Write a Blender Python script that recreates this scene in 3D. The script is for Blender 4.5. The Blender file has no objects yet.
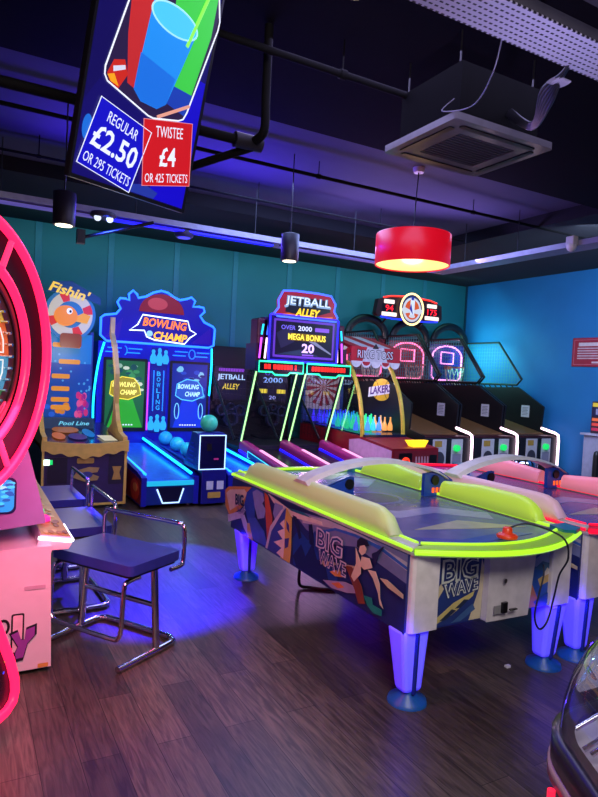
import bpy, math, random
from mathutils import Vector, Matrix
random.seed(7)
PI = math.pi
SC = bpy.context.scene
COL = SC.collection

# ------------------------------------------------------------------ camera
cam_d = bpy.data.cameras.new('camera')
cam = bpy.data.objects.new('camera', cam_d); COL.objects.link(cam)
cam_d.sensor_fit = 'VERTICAL'; cam_d.sensor_height = 36.0; cam_d.lens = 616.0/797.0*36.0
cam_d.clip_start = 0.05; cam_d.clip_end = 60
_p, _r, _y = math.radians(2.19), math.radians(2.9), math.radians(28.86)
_f = Vector((math.sin(_y)*math.cos(_p), math.cos(_y)*math.cos(_p), -math.sin(_p)))
_r0 = Vector((math.cos(_y), -math.sin(_y), 0)); _u0 = _r0.cross(_f)
_rt = _r0*math.cos(_r) + _u0*math.sin(_r); _up = -_r0*math.sin(_r) + _u0*math.cos(_r)
cam.matrix_world = Matrix(((_rt.x, _up.x, -_f.x, 0), (_rt.y, _up.y, -_f.y, 0), (_rt.z, _up.z, -_f.z, 1.6), (0, 0, 0, 1)))
SC.camera = cam

# ------------------------------------------------------------------ world, exposure
w = bpy.data.worlds.new('world'); SC.world = w; w.use_nodes = True
w.node_tree.nodes['Background'].inputs[0].default_value = (0.02, 0.015, 0.05, 1)
w.node_tree.nodes['Background'].inputs[1].default_value = 0.3
SC.view_settings.view_transform = 'Standard'
SC.view_settings.look = 'None'
SC.view_settings.exposure = 0.0
SC.view_settings.gamma = 1.0
SC.view_settings.use_curve_mapping = False
SC.cycles.max_bounces = 6
SC.cycles.sample_clamp_indirect = 4.0
SC.cycles.caustics_reflective = False
SC.cycles.caustics_refractive = False

# ------------------------------------------------------------------ floor spots and added fill lights
def light(kind, name, loc, col, energy, aim=None, size=0.1, size_y=None, spot=40, blend=0.3):
    d = bpy.data.lights.new(name, kind)
    d.color = col; d.energy = energy
    if kind == 'AREA':
        d.size = size
        if size_y: d.shape = 'RECTANGLE'; d.size_y = size_y
    elif kind == 'SPOT':
        d.spot_size = math.radians(spot); d.spot_blend = blend; d.shadow_soft_size = size
    else:
        d.shadow_soft_size = size
    o = bpy.data.objects.new(name, d); COL.objects.link(o); o.location = loc
    if aim is not None:
        o.rotation_euler = (Vector(aim)-Vector(loc)).to_track_quat('-Z', 'Y').to_euler()
    return o
# added fill areas without fixtures: neutral over the entrance, violet over the middle, blue over the right corner
light('AREA', 'entrance_fill', (0.6, -0.2, 3.5), (1.0, 0.90, 0.82), 165, (1.7, 2.4, .4), 1.6)
light('AREA', 'violet_fill', (2.6, 3.4, 3.52), (0.50, 0.46, 0.95), 58, (2.6, 3.6, 0), 2.2)
light('AREA', 'games_fill', (4.0, 6.0, 3.60), (0.34, 0.44, 1.0), 130, (4.0, 6.8, 0), 3.0, 1.6)
light('AREA', 'right_wall_fill', (6.9, 4.6, 3.5), (0.55, 0.72, 1.0), 175, (9.15, 6.6, 1.9), 1.2, 2.5)
light('AREA', 'back_wall_fill', (4.6, 8.7, 3.50), (0.18, 0.66, 0.66), 40, (4.6, 9.65, 2.4), 8.4, 0.3)
light('SPOT', 'back_wall_blue_fill', (1.2, 6.3, 3.05), (0.03, 0.08, 1.0), 420, (2.4, 9.0, 1.6), 0.05, spot=62, blend=1.0)  # added blue fill on the bowling game and back wall
light('SPOT', 'blue_floor_spot', (2.14, 6.60, 3.03), (0.025, 0.004, 1.0), 3200, (1.38, 4.65, 0), 0.02, spot=27, blend=0.3)
light('SPOT', 'green_floor_spot', (5.55, 4.56, 3.03), (0.15, 1.0, 0.5), 420, (2.2, 3.95, 0), 0.02, spot=14, blend=0.8)

# ------------------------------------------------------------------ materials
def lin(hx):
    hx = hx.lstrip('#'); out = []
    for i in (0, 2, 4):
        c = int(hx[i:i+2], 16)/255
        out.append(c/12.92 if c <= 0.04045 else ((c+0.055)/1.055)**2.4)
    return tuple(out)
_M = {}
def P(hx, rough=0.5, metal=0.0, var=0.10, scale=14.0, spec=0.5):
    k = ('P', hx, rough, metal, var, scale, spec)
    if k in _M: return _M[k]
    m = bpy.data.materials.new('paint_'+hx.strip('#')); m.use_nodes = True
    nt = m.node_tree; b = nt.nodes['Principled BSDF']
    c = lin(hx)
    tc = nt.nodes.new('ShaderNodeTexCoord'); n = nt.nodes.new('ShaderNodeTexNoise')
    n.inputs['Scale'].default_value = scale; n.inputs['Detail'].default_value = 3
    nt.links.new(tc.outputs['Object'], n.inputs['Vector'])
    r = nt.nodes.new('ShaderNodeValToRGB')
    r.color_ramp.elements[0].position = 0.3; r.color_ramp.elements[1].position = 0.7
    r.color_ramp.elements[0].color = tuple(x*(1-var) for x in c)+(1,)
    r.color_ramp.elements[1].color = tuple(min(1, x*(1+var)) for x in c)+(1,)
    nt.links.new(n.outputs[0], r.inputs[0]); nt.links.new(r.outputs[0], b.inputs['Base Color'])
    b.inputs['Roughness'].default_value = rough; b.inputs['Metallic'].default_value = metal
    b.inputs['Specular IOR Level'].default_value = spec
    _M[k] = m; return m
def E(hx, s=1.0, base=0.3):
    k = ('E', hx, s)
    if k in _M: return _M[k]
    m = bpy.data.materials.new('glow_'+hx.strip('#')); m.use_nodes = True
    b = m.node_tree.nodes['Principled BSDF']; c = lin(hx)
    b.inputs['Base Color'].default_value = tuple(x*base for x in c)+(1,)
    b.inputs['Emission Color'].default_value = c+(1,); b.inputs['Emission Strength'].default_value = s
    b.inputs['Roughness'].default_value = 0.35
    _M[k] = m; return m
def G(hx='#ffffff', clear=0.9, rough=0.03):
    k = ('G', hx, clear, rough)
    if k in _M: return _M[k]
    m = bpy.data.materials.new('clear_panel'); m.use_nodes = True
    nt = m.node_tree; nt.nodes.clear()
    o = nt.nodes.new('ShaderNodeOutputMaterial'); mx = nt.nodes.new('ShaderNodeMixShader')
    t = nt.nodes.new('ShaderNodeBsdfTransparent'); g = nt.nodes.new('ShaderNodeBsdfGlossy')
    lw = nt.nodes.new('ShaderNodeLayerWeight'); ma = nt.nodes.new('ShaderNodeMath'); ma.operation = 'MULTIPLY_ADD'
    lw.inputs[0].default_value = 0.25; ma.inputs[1].default_value = 0.35; ma.inputs[2].default_value = 1-clear
    ma.use_clamp = True
    c = lin(hx); t.inputs[0].default_value = c+(1,); g.inputs['Roughness'].default_value = rough
    nt.links.new(lw.outputs['Fresnel'], ma.inputs[0]); nt.links.new(ma.outputs[0], mx.inputs[0])
    nt.links.new(t.outputs[0], mx.inputs[1]); nt.links.new(g.outputs[0], mx.inputs[2]); nt.links.new(mx.outputs[0], o.inputs[0])
    _M[k] = m; return m
def wood_floor():
    m = bpy.data.materials.new('dark_wood_planks'); m.use_nodes = True; nt = m.node_tree; b = nt.nodes['Principled BSDF']
    N = nt.nodes.new; L = nt.links.new
    tc = N('ShaderNodeTexCoord'); mp = N('ShaderNodeMapping'); mp.inputs['Rotation'].default_value = (0, 0, PI/2)
    L(tc.outputs['Object'], mp.inputs[0])
    br = N('ShaderNodeTexBrick'); br.offset = 0.37; br.inputs['Scale'].default_value = 1.0
    br.inputs['Brick Width'].default_value = 1.25; br.inputs['Row Height'].default_value = 0.155
    br.inputs['Mortar Size'].default_value = 0.0016; br.inputs['Bias'].default_value = 0
    br.inputs['Color1'].default_value = lin('#423a36')+(1,); br.inputs['Color2'].default_value = lin('#66594f')+(1,)
    br.inputs['Mortar'].default_value = lin('#1c1512')+(1,)
    L(mp.outputs[0], br.inputs['Vector'])
    m2 = N('ShaderNodeMapping'); m2.inputs['Scale'].default_value = (14, 1.2, 1); L(tc.outputs['Object'], m2.inputs[0])
    nz = N('ShaderNodeTexNoise'); nz.inputs['Scale'].default_value = 3.2; nz.inputs['Detail'].default_value = 7
    nz.inputs['Distortion'].default_value = 1.4; L(m2.outputs[0], nz.inputs['Vector'])
    rp = N('ShaderNodeValToRGB'); rp.color_ramp.elements[0].position = 0.36; rp.color_ramp.elements[1].position = 0.68
    rp.color_ramp.elements[0].color = (0.45, 0.42, 0.42, 1); rp.color_ramp.elements[1].color = (1.25, 1.2, 1.2, 1)
    L(nz.outputs[0], rp.inputs[0])
    mx = N('ShaderNodeMix'); mx.data_type = 'RGBA'; mx.blend_type = 'MULTIPLY'; mx.inputs[0].default_value = 1
    L(br.outputs['Color'], mx.inputs[6]); L(rp.outputs[0], mx.inputs[7]); L(mx.outputs[2], b.inputs['Base Color'])
    rr = N('ShaderNodeMapRange'); rr.inputs['To Min'].default_value = 0.30; rr.inputs['To Max'].default_value = 0.48
    L(nz.outputs[0], rr.inputs[0]); L(rr.outputs[0], b.inputs['Roughness'])
    bp = N('ShaderNodeBump'); bp.inputs['Strength'].default_value = 0.12; bp.inputs['Distance'].default_value = 0.004
    L(nz.outputs[0], bp.inputs['Height']); L(bp.outputs[0], b.inputs['Normal'])
    return m
def perforated():
    m = bpy.data.materials.new('perforated_steel'); m.use_nodes = True; nt = m.node_tree; b = nt.nodes['Principled BSDF']
    N = nt.nodes.new; L = nt.links.new
    tc = N('ShaderNodeTexCoord'); vm = N('ShaderNodeVectorMath'); vm.operation = 'SCALE'; vm.inputs[3].default_value = 36.0
    L(tc.outputs['Object'], vm.inputs[0])
    fr = N('ShaderNodeVectorMath'); fr.operation = 'FRACTION'; L(vm.outputs[0], fr.inputs[0])
    sp = N('ShaderNodeSeparateXYZ'); L(fr.outputs[0], sp.inputs[0])
    def band(sock, lo, hi):
        a = N('ShaderNodeMath'); a.operation = 'GREATER_THAN'; a.inputs[1].default_value = lo; L(sock, a.inputs[0])
        c = N('ShaderNodeMath'); c.operation = 'LESS_THAN'; c.inputs[1].default_value = hi; L(sock, c.inputs[0])
        d = N('ShaderNodeMath'); d.operation = 'MULTIPLY'; L(a.outputs[0], d.inputs[0]); L(c.outputs[0], d.inputs[1]); return d
    x = band(sp.outputs[0], 0.15, 0.75); y = band(sp.outputs[1], 0.3, 0.62)
    q = N('ShaderNodeMath'); q.operation = 'MULTIPLY'; L(x.outputs[0], q.inputs[0]); L(y.outputs[0], q.inputs[1])
    mx = N('ShaderNodeMix'); mx.data_type = 'RGBA'; L(q.outputs[0], mx.inputs[0])
    mx.inputs[6].default_value = lin('#a5a2b5')+(1,); mx.inputs[7].default_value = (0.008, 0.006, 0.015, 1)
    L(mx.outputs[2], b.inputs['Base Color']); b.inputs['Metallic'].default_value = 0.3; b.inputs['Roughness'].default_value = 0.4
    return m
BLACK = P('#0b0a10', 0.4); DARK = P('#15141c', 0.5); CHROME = P('#c9c9d2', 0.12, 1.0, 0.03); STEEL = P('#8d8d96', 0.35, 0.9)
WHITE = P('#e4e0e6', 0.4, 0, 0.03); GOLD = P('#d8b45c', 0.4)

# ------------------------------------------------------------------ mesh builder
class Fr:
    """plane frame: (u,v,w) -> o + u*U + v*V + w*W"""
    def __init__(s, o, U, V, W=None):
        s.o = Vector(o); s.U = Vector(U); s.V = Vector(V)
        s.W = Vector(W) if W is not None else s.U.cross(s.V).normalized()
    def __call__(s, u, v, w=0.0): return s.o + s.U*u + s.V*v + s.W*w
    def quad(s, bl, br, tl, w=0.0):
        """sub-frame whose unit square has these corners"""
        a = s(bl[0], bl[1], w)
        return Fr(a, s(br[0], br[1], w)-a, s(tl[0], tl[1], w)-a, s.W)
def front(x, y, z): return Fr((x, y, z), (1, 0, 0), (0, 0, 1))       # faces -Y
def left(x, y, z): return Fr((x, y, z), (0, -1, 0), (0, 0, 1))       # faces -X
def top(x, y, z): return Fr((x, y, z), (1, 0, 0), (0, 1, 0))         # faces +Z
def YZ(x=0): return Fr((x, 0, 0), (0, 1, 0), (0, 0, 1), (1, 0, 0))    # u=y v=z w=x
_TX = {}
def text_mesh(s, bold, shear):
    k = (s, bold, shear)
    if k in _TX: return _TX[k]
    c = bpy.data.curves.new('t', 'FONT'); c.body = s; c.size = 1; c.offset = bold; c.shear = shear
    c.resolution_u = 2; c.align_x = 'LEFT'; c.fill_mode = 'FRONT'
    o = bpy.data.objects.new('t', c); COL.objects.link(o)
    dg = bpy.context.evaluated_depsgraph_get(); dg.update()
    me = o.evaluated_get(dg).to_mesh()
    vs = [tuple(v.co) for v in me.vertices]; fs = [tuple(p.vertices) for p in me.polygons]
    o.evaluated_get(dg).to_mesh_clear()
    bpy.data.objects.remove(o); bpy.data.curves.remove(c)
    x0 = min(v[0] for v in vs); x1 = max(v[0] for v in vs); y0 = min(v[1] for v in vs); y1 = max(v[1] for v in vs)
    vs = [((v[0]-x0)/(x1-x0)-.5, (v[1]-y0)/(y1-y0)-.5) for v in vs]
    _TX[k] = (vs, fs); return _TX[k]
def rrect(x0, x1, y0, y1, r, n=5):
    out = []
    for cx, cy, a in ((x1-r, y0+r, -PI/2), (x1-r, y1-r, 0), (x0+r, y1-r, PI/2), (x0+r, y0+r, PI)):
        for i in range(n+1):
            t = a+PI/2*i/n; out.append((cx+r*math.cos(t), cy+r*math.sin(t)))
    return out
def ell(cx, cy, a, b=None, n=28, t0=0, t1=2*PI):
    b = a if b is None else b
    full = abs(t1-t0-2*PI) < 1e-6
    return [(cx+a*math.cos(t0+(t1-t0)*i/(n if full else n-1)), cy+b*math.sin(t0+(t1-t0)*i/(n if full else n-1))) for i in range(n)]
class MB:
    def __init__(s): s.v = []; s.f = []; s.m = []; s.s = []
    def add(s, vs, fs, mat, smooth=False):
        b = len(s.v); s.v += [Vector(v) for v in vs]
        for f in fs: s.f.append(tuple(i+b for i in f)); s.m.append(mat); s.s.append(smooth)
        return s
    def box(s, x0, x1, y0, y1, z0, z1, mat):
        vs = [(x, y, z) for x in (x0, x1) for y in (y0, y1) for z in (z0, z1)]
        return s.add(vs, [(0, 1, 3, 2), (4, 6, 7, 5), (0, 4, 5, 1), (2, 3, 7, 6), (0, 2, 6, 4), (1, 5, 7, 3)], mat)
    def prism(s, poly, w0, w1, mat, fr, smooth=False):
        n = len(poly)
        vs = [fr(u, v, w0) for u, v in poly]+[fr(u, v, w1) for u, v in poly]
        s.add(vs, [tuple(range(n))[::-1], tuple(range(n, 2*n))], mat)
        return s.add(vs, [(i, (i+1) % n, n+(i+1) % n, n+i) for i in range(n)], mat, smooth)
    def ring(s, outer, inner, w0, w1, mat, fr):
        n = len(outer)
        vs = [fr(u, v, w) for w in (w0, w1) for pl in (outer, inner) for u, v in pl]
        fs = []
        for i in range(n):
            j = (i+1) % n
            fs += [(i, j, n+j, n+i), (2*n+i, 3*n+i, 3*n+j, 2*n+j), (i, 2*n+i, 2*n+j, j), (n+i, n+j, 3*n+j, 3*n+i)]
        return s.add(vs, fs, mat)
    def face(s, poly, w, mat, fr): return s.prism(poly, w-0.0015, w, mat, fr)
    def tube(s, path, r, mat, closed=False, n=8, smooth=True, flat=None):
        p = [Vector(q) for q in path]; N = len(p); vs = []; nrm = None
        for i in range(N):
            if closed: t = p[(i+1) % N]-p[i-1]
            else: t = p[min(i+1, N-1)]-p[max(i-1, 0)]
            t = t.normalized() if t.length > 1e-9 else Vector((0, 0, 1))
            if nrm is None:
                a = Vector((0, 0, 1)) if abs(t.z) < 0.9 else Vector((1, 0, 0)); nrm = t.cross(a).normalized()
            else:
                nrm = (nrm-t*nrm.dot(t))
                nrm = nrm.normalized() if nrm.length > 1e-6 else t.orthogonal().normalized()
            bn = t.cross(nrm); rr = r[i] if isinstance(r, (list, tuple)) else r
            for k in range(n):
                a = 2*PI*(k+.5)/n; vs.append(p[i]+nrm*rr*math.cos(a)+bn*rr*(flat or 1)*math.sin(a))
        fs = []
        for i in range(N if closed else N-1):
            j = (i+1) % N
            for k in range(n): fs.append((i*n+k, i*n+(k+1) % n, j*n+(k+1) % n, j*n+k))
        s.add(vs, fs, mat, smooth)
        if not closed: s.add(vs, [tuple(range(n))[::-1], tuple(range((N-1)*n, N*n))], mat)
        return s
    def neon(s, pts, r, mat, fr, w=0.0, closed=False, n=6): return s.tube([fr(u, v, w) for u, v in pts], r, mat, closed, n)
    def lathe(s, prof, mat, c=(0, 0, 0), n=24, axis=None, smooth=True, cap=True):
        """prof: (radius, height); axis frame optional"""
        c = Vector(c); vs = []
        U, V, W = (Vector((1, 0, 0)), Vector((0, 1, 0)), Vector((0, 0, 1))) if axis is None else axis
        for r, z in prof:
            for k in range(n):
                a = 2*PI*k/n; vs.append(c+U*r*math.cos(a)+V*r*math.sin(a)+W*z)
        fs = [(i*n+k, i*n+(k+1) % n, (i+1)*n+(k+1) % n, (i+1)*n+k) for i in range(len(prof)-1) for k in range(n)]
        s.add(vs, fs, mat, smooth)
        if cap and prof[0][0] > 1e-4: s.add(vs, [tuple(range(n))[::-1]], mat)
        if cap and prof[-1][0] > 1e-4: s.add(vs, [tuple(range((len(prof)-1)*n, len(prof)*n))], mat)
        return s
    def ball(s, c, r, mat, n=20, sz=1.0):
        return s.lathe([(max(1e-5, r*math.sin(PI*i/12)), -r*sz*math.cos(PI*i/12)) for i in range(13)], mat, c, n)
    def text(s, t, mat, fr, cx, cy, wd, ht, w=0.0, bold=0.0, shear=0.0, rot=0.0):
        vs, fs = text_mesh(t, bold, shear); c, q = math.cos(rot), math.sin(rot)
        return s.add([fr(cx+x*wd*c-y*ht*q, cy+x*wd*q+y*ht*c, w) for x, y in vs], fs, mat)
    def mesh_grid(s, poly, step, r, mat, fr, w=0.0):
        for ax in (0, 1):
            lo = min(p[ax] for p in poly); hi = max(p[ax] for p in poly); k = lo+step*.5
            while k < hi:
                hit = []
                for i in range(len(poly)):
                    a, b = poly[i], poly[(i+1) % len(poly)]
                    if (a[ax]-k)*(b[ax]-k) < 0:
                        t = (k-a[ax])/(b[ax]-a[ax]); hit.append(a[1-ax]+t*(b[1-ax]-a[1-ax]))
                if len(hit) >= 2:
                    h0, h1 = min(hit), max(hit)
                    q = [(k, h0), (k, h1)] if ax == 0 else [(h0, k), (h1, k)]
                    s.tube([fr(*q[0], w), fr(*q[1], w)], r, mat, n=4, smooth=False)
                k += step
        return s
    def build(s, name, parent=None, bevel=0.0, local=False):
        off = Vector((0, 0, 0))
        if parent is not None and not local:
            q = parent
            while q.parent: q = q.parent
            off = q.location.copy()
        me = bpy.data.meshes.new(name)
        me.from_pydata([tuple(v-off) for v in s.v], [], s.f)
        idx = {}
        for m in s.m:
            if m.name not in idx: idx[m.name] = len(idx); me.materials.append(m)
        for p, m, sm in zip(me.polygons, s.m, s.s): p.material_index = idx[m.name]; p.use_smooth = sm
        me.update()
        o = bpy.data.objects.new(name, me); COL.objects.link(o)
        if parent is not None: o.parent = parent
        if bevel:
            b = o.modifiers.new('bevel', 'BEVEL'); b.width = bevel; b.segments = 2; b.limit_method = 'ANGLE'; b.angle_limit = 0.7
        return o
def tag(o, label, cat, group=None):
    o['label'] = label; o['category'] = cat
    if group: o['group'] = group
    return o
def thing(name, label, cat, loc, rz=0.0, group=None):
    o = bpy.data.objects.new(name, None); COL.objects.link(o)
    o.location = loc; o.rotation_euler = (0, 0, rz); o.empty_display_size = 0.1
    return tag(o, label, cat, group)
def struct(mb, name, bevel=0):
    o = mb.build(name, bevel=bevel); o['kind'] = 'structure'; return o
def smooth_path(pts, k=6):
    p = [Vector(q) for q in pts]; out = []
    for i in range(len(p)-1):
        a, b, c, d = p[max(i-1, 0)], p[i], p[i+1], p[min(i+2, len(p)-1)]
        for j in range(k):
            t = j/k
            out.append(0.5*((2*b)+(c-a)*t+(2*a-5*b+4*c-d)*t*t+(3*b-a-3*c+d)*t**3))
    out.append(p[-1]); return out

# ------------------------------------------------------------------ room shell
XL, XR, YF, YB, ZC, ZS = -3.5, 9.15, -3.5, 9.65, 3.6, 3.75
WOOD = wood_floor()
struct(MB().box(XL, XR, YF, YB, -0.1, 0, WOOD), 'floor')
TEAL = P('#146a76', 0.55, 0, 0.06, 2.0); AZURE = P('#1f78bd', 0.6, 0, 0.05, 2.0); NIGHT = P('#14121c', 0.8)
struct(MB().box(XL, XR, YB, YB+0.12, 0, ZC+.2, TEAL), 'wall_back')
struct(MB().box(XR, XR+0.12, YF, YB, 0, ZC+.2, AZURE), 'wall_right')
struct(MB().box(XL-0.12, XL, YF, YB, 0, ZC+.2, P('#2a2a44', 0.7)), 'wall_left')
struct(MB().box(XL, XR, YF-0.12, YF, 0, ZC+.2, P('#2a2a44', 0.7)), 'wall_front')
NEARC = P('#0e0b12', 0.9, spec=.1); SLAB = P('#46425e', 0.8, 0, 0.12, 1.2)
struct(MB().box(XL, XR, YF, 4.5, ZC, ZC+0.3, NEARC), 'ceiling')
struct(MB().box(XL, 6.3, 4.5, 7.3, ZS, ZS+0.15, SLAB), 'ceiling.001')
mb = MB(); mb.box(XL, XR, 7.3, YB, ZC, ZC+0.3, NIGHT); mb.box(6.3, XR, 4.5, 7.3, ZC, ZC+0.3, NIGHT)  # dark paint stands in for the unlit ceiling beyond the trays
struct(mb, 'ceiling.002')
for i, x in enumerate((-0.12, 0.93, 1.95, 2.97, 3.98, 5.0, 6.0, 7.02, 8.04)):
    struct(MB().box(x-0.045, x+0.045, YB-0.012, YB-0.0005, 0, ZC, P('#1d6f86', 0.45, 0, 0.05)), 'trim_%d' % (i+1), 0.004)
struct(MB().box(9.13, 9.149, 9.6, 9.649, 0, ZC, P('#0d3d55', 0.6)), 'trim_10')

# ------------------------------------------------------------------ ceiling services
def pipe(name, label, path, r, hangers=(), zt=ZC, m=None):
    m = m or P('#070609', 0.8, 0.0, spec=.15)
    t = thing(name, label, 'pipe', path[0])
    MB().tube(path, r, m, n=12).build('pipe_run', t)
    for hx, hy, hz in hangers:
        MB().tube([(hx, hy, hz), (hx, hy, zt)], 0.005, m, n=6).tube([(hx-.02, hy, hz), (hx+.02, hy, hz)], r*1.35, m, n=12).build('hanger', t)
    return t
pipe('ceiling_pipe', 'dark pipe running under the black ceiling towards the cassette air conditioner', [(-3.4, 3.2, 3.4), (2.9, 3.2, 3.4)], 0.022, [(0.2, 3.2, 3.4), (1.95, 3.2, 3.4)])
t = thing('drop_pipe', 'dark vertical drop pipe ending in a clamped elbow right of the tilted price screen', 'pipe', (1.5, 3.3, 3.57))
MB().tube(smooth_path([(1.5, 3.3, 3.595), (1.5, 3.3, 3.2), (1.5, 3.3, 3.0), (1.47, 3.36, 2.95)], 5), 0.026, P('#09080c', 0.8, spec=.15), n=12).build('vertical_run', t)
MB().tube([(1.53, 3.4, 2.95), (1.36, 3.4, 2.95)], 0.045, P('#26232e', 0.5, 0.4), n=12).build('coupling', t)
MB().tube([(1.45, 3.4, 2.95), (-3.4, 3.4, 2.95)], 0.028, P('#09080c', 0.8, spec=.15), n=12).build('horizontal_run', t)
MB().tube([(1.48, 3.4, 2.93), (1.12, 3.72, 2.80)], 0.024, P('#09080c', 0.8, spec=.15), n=12).build('branch', t)
pipe('sprinkler_pipe', 'thin sprinkler pipe across the lit ceiling bay behind the black ceiling edge', [(-3.4, 5.45, 3.6), (8.9, 5.45, 3.6)], 0.018,
     [(0.8, 5.45, 3.6), (3.1, 5.45, 3.6), (5.2, 5.45, 3.6)], ZS)
pipe('conduit_pipe', 'thin dark conduit just above the long cable tray', [(-3.4, 6.45, 3.55), (6.0, 6.45, 3.55)], 0.012,
     [(0.6, 6.45, 3.55), (1.5, 6.45, 3.55), (2.9, 6.45, 3.55), (4.6, 6.45, 3.55)], ZS)
# cable trays
TRAY = P('#9a98ac', 0.4, 0.2)
def tray(name, label, x0, x1, y0, y1, z, mat, h=0.06, along='x'):
    t = thing(name, label, 'cable tray', ((x0+x1)/2, (y0+y1)/2, z))
    MB().box(x0, x1, y0, y1, z, z+0.006, mat).build('tray_base', t)
    if along == 'x': sides = ((x0, x1, y0, y0+.006), (x0, x1, y1-.006, y1))
    else: sides = ((x0, x0+.006, y0, y1), (x1-.006, x1, y0, y1))
    for a in sides: MB().box(*a, z+.006, z+h, P('#3a3842') if h == .05 else mat).build('tray_side', t)
    return t
t = tray('cable_tray', 'long grey cable tray running parallel to the back wall above the game machines', XL+.05, 5.78, 6.58, 6.86, 3.14, TRAY)
for x in (-1, 0.3, 1.6, 3.0, 4.4): MB().tube([(x, 6.72, 3.146), (x, 6.72, ZS)], 0.005, DARK, n=6).build('hanger', t)
MB().box(1.25, 3.2, 6.62, 6.70, 3.105, 3.125, E('#1a10ff', 1.6)).box(1.25, 3.2, 6.65, 6.67, 3.125, 3.139, DARK).build('added_glow_strip', t)  # glow strips added to light the tray's underside blue and lavender
for a, b in ((-3.2, 1.15), (3.3, 5.7)): MB().box(a, b, 6.62, 6.70, 3.105, 3.125, E('#6a5cc0', .55)).box(a, b, 6.65, 6.67, 3.125, 3.139, DARK).build('added_glow_strip', t)
light('AREA', 'slab_fill_blue', (1.9, 6.3, 3.20), (0.08, 0.03, 1.0), 46, (1.9, 5.6, 3.75), 2.6, 0.08)  # two added fills facing up, tinting the ceiling bay blue and violet
light('AREA', 'slab_fill_violet', (4.9, 6.3, 3.20), (0.42, 0.28, 1.0), 20, (4.6, 5.5, 3.75), 2.2, 0.08)
t = tray('cable_tray', 'grey cable tray turning towards the viewer at right, with a white sensor on it', 5.78, 6.04, 2.0, 6.86, 3.14, TRAY, along='y')
for y in (3.2, 4.3, 5.4, 6.3): MB().tube([(5.91, y, 3.146), (5.91, y, ZC+.14 if y > 4.5 else ZC)], 0.005, DARK, n=6).build('hanger', t)
t = tray('cable_tray', 'perforated steel cable tray close to the ceiling at the top right', 0.4, 5.5, 1.68, 1.88, 3.0, perforated(), 0.05)
MB().box(1.2, 5.5, 1.44, 1.60, 3.06, 3.16, DARK).build('trunking', t)
for x in (1.2, 2.6, 4.0): MB().box(x, x+.03, 1.5, 1.92, 2.985, 2.998, STEEL).tube([(x, 1.6, 3.06), (x, 1.6, ZC)], .006, DARK, n=6).build('hanger', t)
light('SPOT', 'tray_fill', (2.05, 1.5, 2.1), (0.58, 0.52, 1.0), 60, (2.1, 1.78, 3.0), 0.03, spot=100, blend=1.0)  # added fill below the perforated tray, outside the view
mb = MB()
for i in range(6):
    o = (i-2.5)*.012
    mb.tube(smooth_path([(2.30+o, 1.86+o, 3.04), (2.32+o, 1.93+o, 2.99), (2.40+o, 2.08, 2.97-o), (2.62+o, 2.35+o, 2.98), (2.80, 2.70+o, 3.22)], 6), 0.008, BLACK, n=6)
mb.tube([(2.30, 1.96, 2.985), (2.38, 1.96, 2.985)], 0.036, P('#8a8494'), n=10, flat=.25)
tag(mb.build('cable_bundle'), 'bundle of black cables dropping from the perforated tray to the air conditioner', 'cable')
tag(MB().tube(smooth_path([(1.9, 1.885, 3.02), (1.95, 1.98, 2.92), (2.1, 2.25, 2.92), (2.3, 2.7, 3.1), (2.4, 2.72, 3.2)], 8), 0.003, P('#5a5668'), n=6).build('loose_wire'), 'single thin pale wire hanging loose from the perforated tray', 'wire')
# air conditioner
t = thing('air_conditioner', 'ceiling cassette air conditioner with square louvred panel below a black ceiling', 'air conditioner', (2.735, 2.96, 3.05))
AX0, AX1, AY0, AY1, AZ = 2.34, 3.13, 2.63, 3.29, 3.05
fr = Fr((AX0, AY1, AZ), (1, 0, 0), (0, -1, 0))
W_, H_ = AX1-AX0, AY1-AY0
MB().ring(rrect(0, W_, 0, H_, .02), rrect(.17, W_-.17, .15, H_-.15, .01), -.04, 0, P('#6c6873', 0.16, 0.0), fr).build('panel', t)
g = MB().prism([(.17, .15), (W_-.17, .15), (W_-.17, H_-.15), (.17, H_-.15)], -.03, -.008, P('#3a3844', 0.6), fr)
for i in range(12): g.box(AX0+.18, AX1-.18, AY0+.165+i*.03, AY0+.172+i*.03, AZ+.002, AZ+.01, P('#55525f', .6))
g.build('intake_grille', t)
for a in ((.10, W_-.10, .05, .085), (.10, W_-.10, H_-.085, H_-.05)):
    MB().prism(rrect(*a, .01), 0.0, .006, BLACK, fr).build('louvre', t)
for a in ((.05, .09, .10, H_-.10), (W_-.09, W_-.05, .10, H_-.10)):
    MB().prism(rrect(*a, .01), 0.0, .006, BLACK, fr).build('louvre', t)
MB().box(AX0+.08, AX1-.08, AY0+.06, AY1-.06, AZ+.04, AZ+.36, P('#050507', .9, spec=.1)).build('housing', t)
for x in (AX0+.1, AX1-.1):
    for y in (AY0+.1, AY1-.1): MB().tube([(x, y, AZ+.3), (x, y, ZC)], .005, BLACK, n=6).build('hanger_rod', t)
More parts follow.
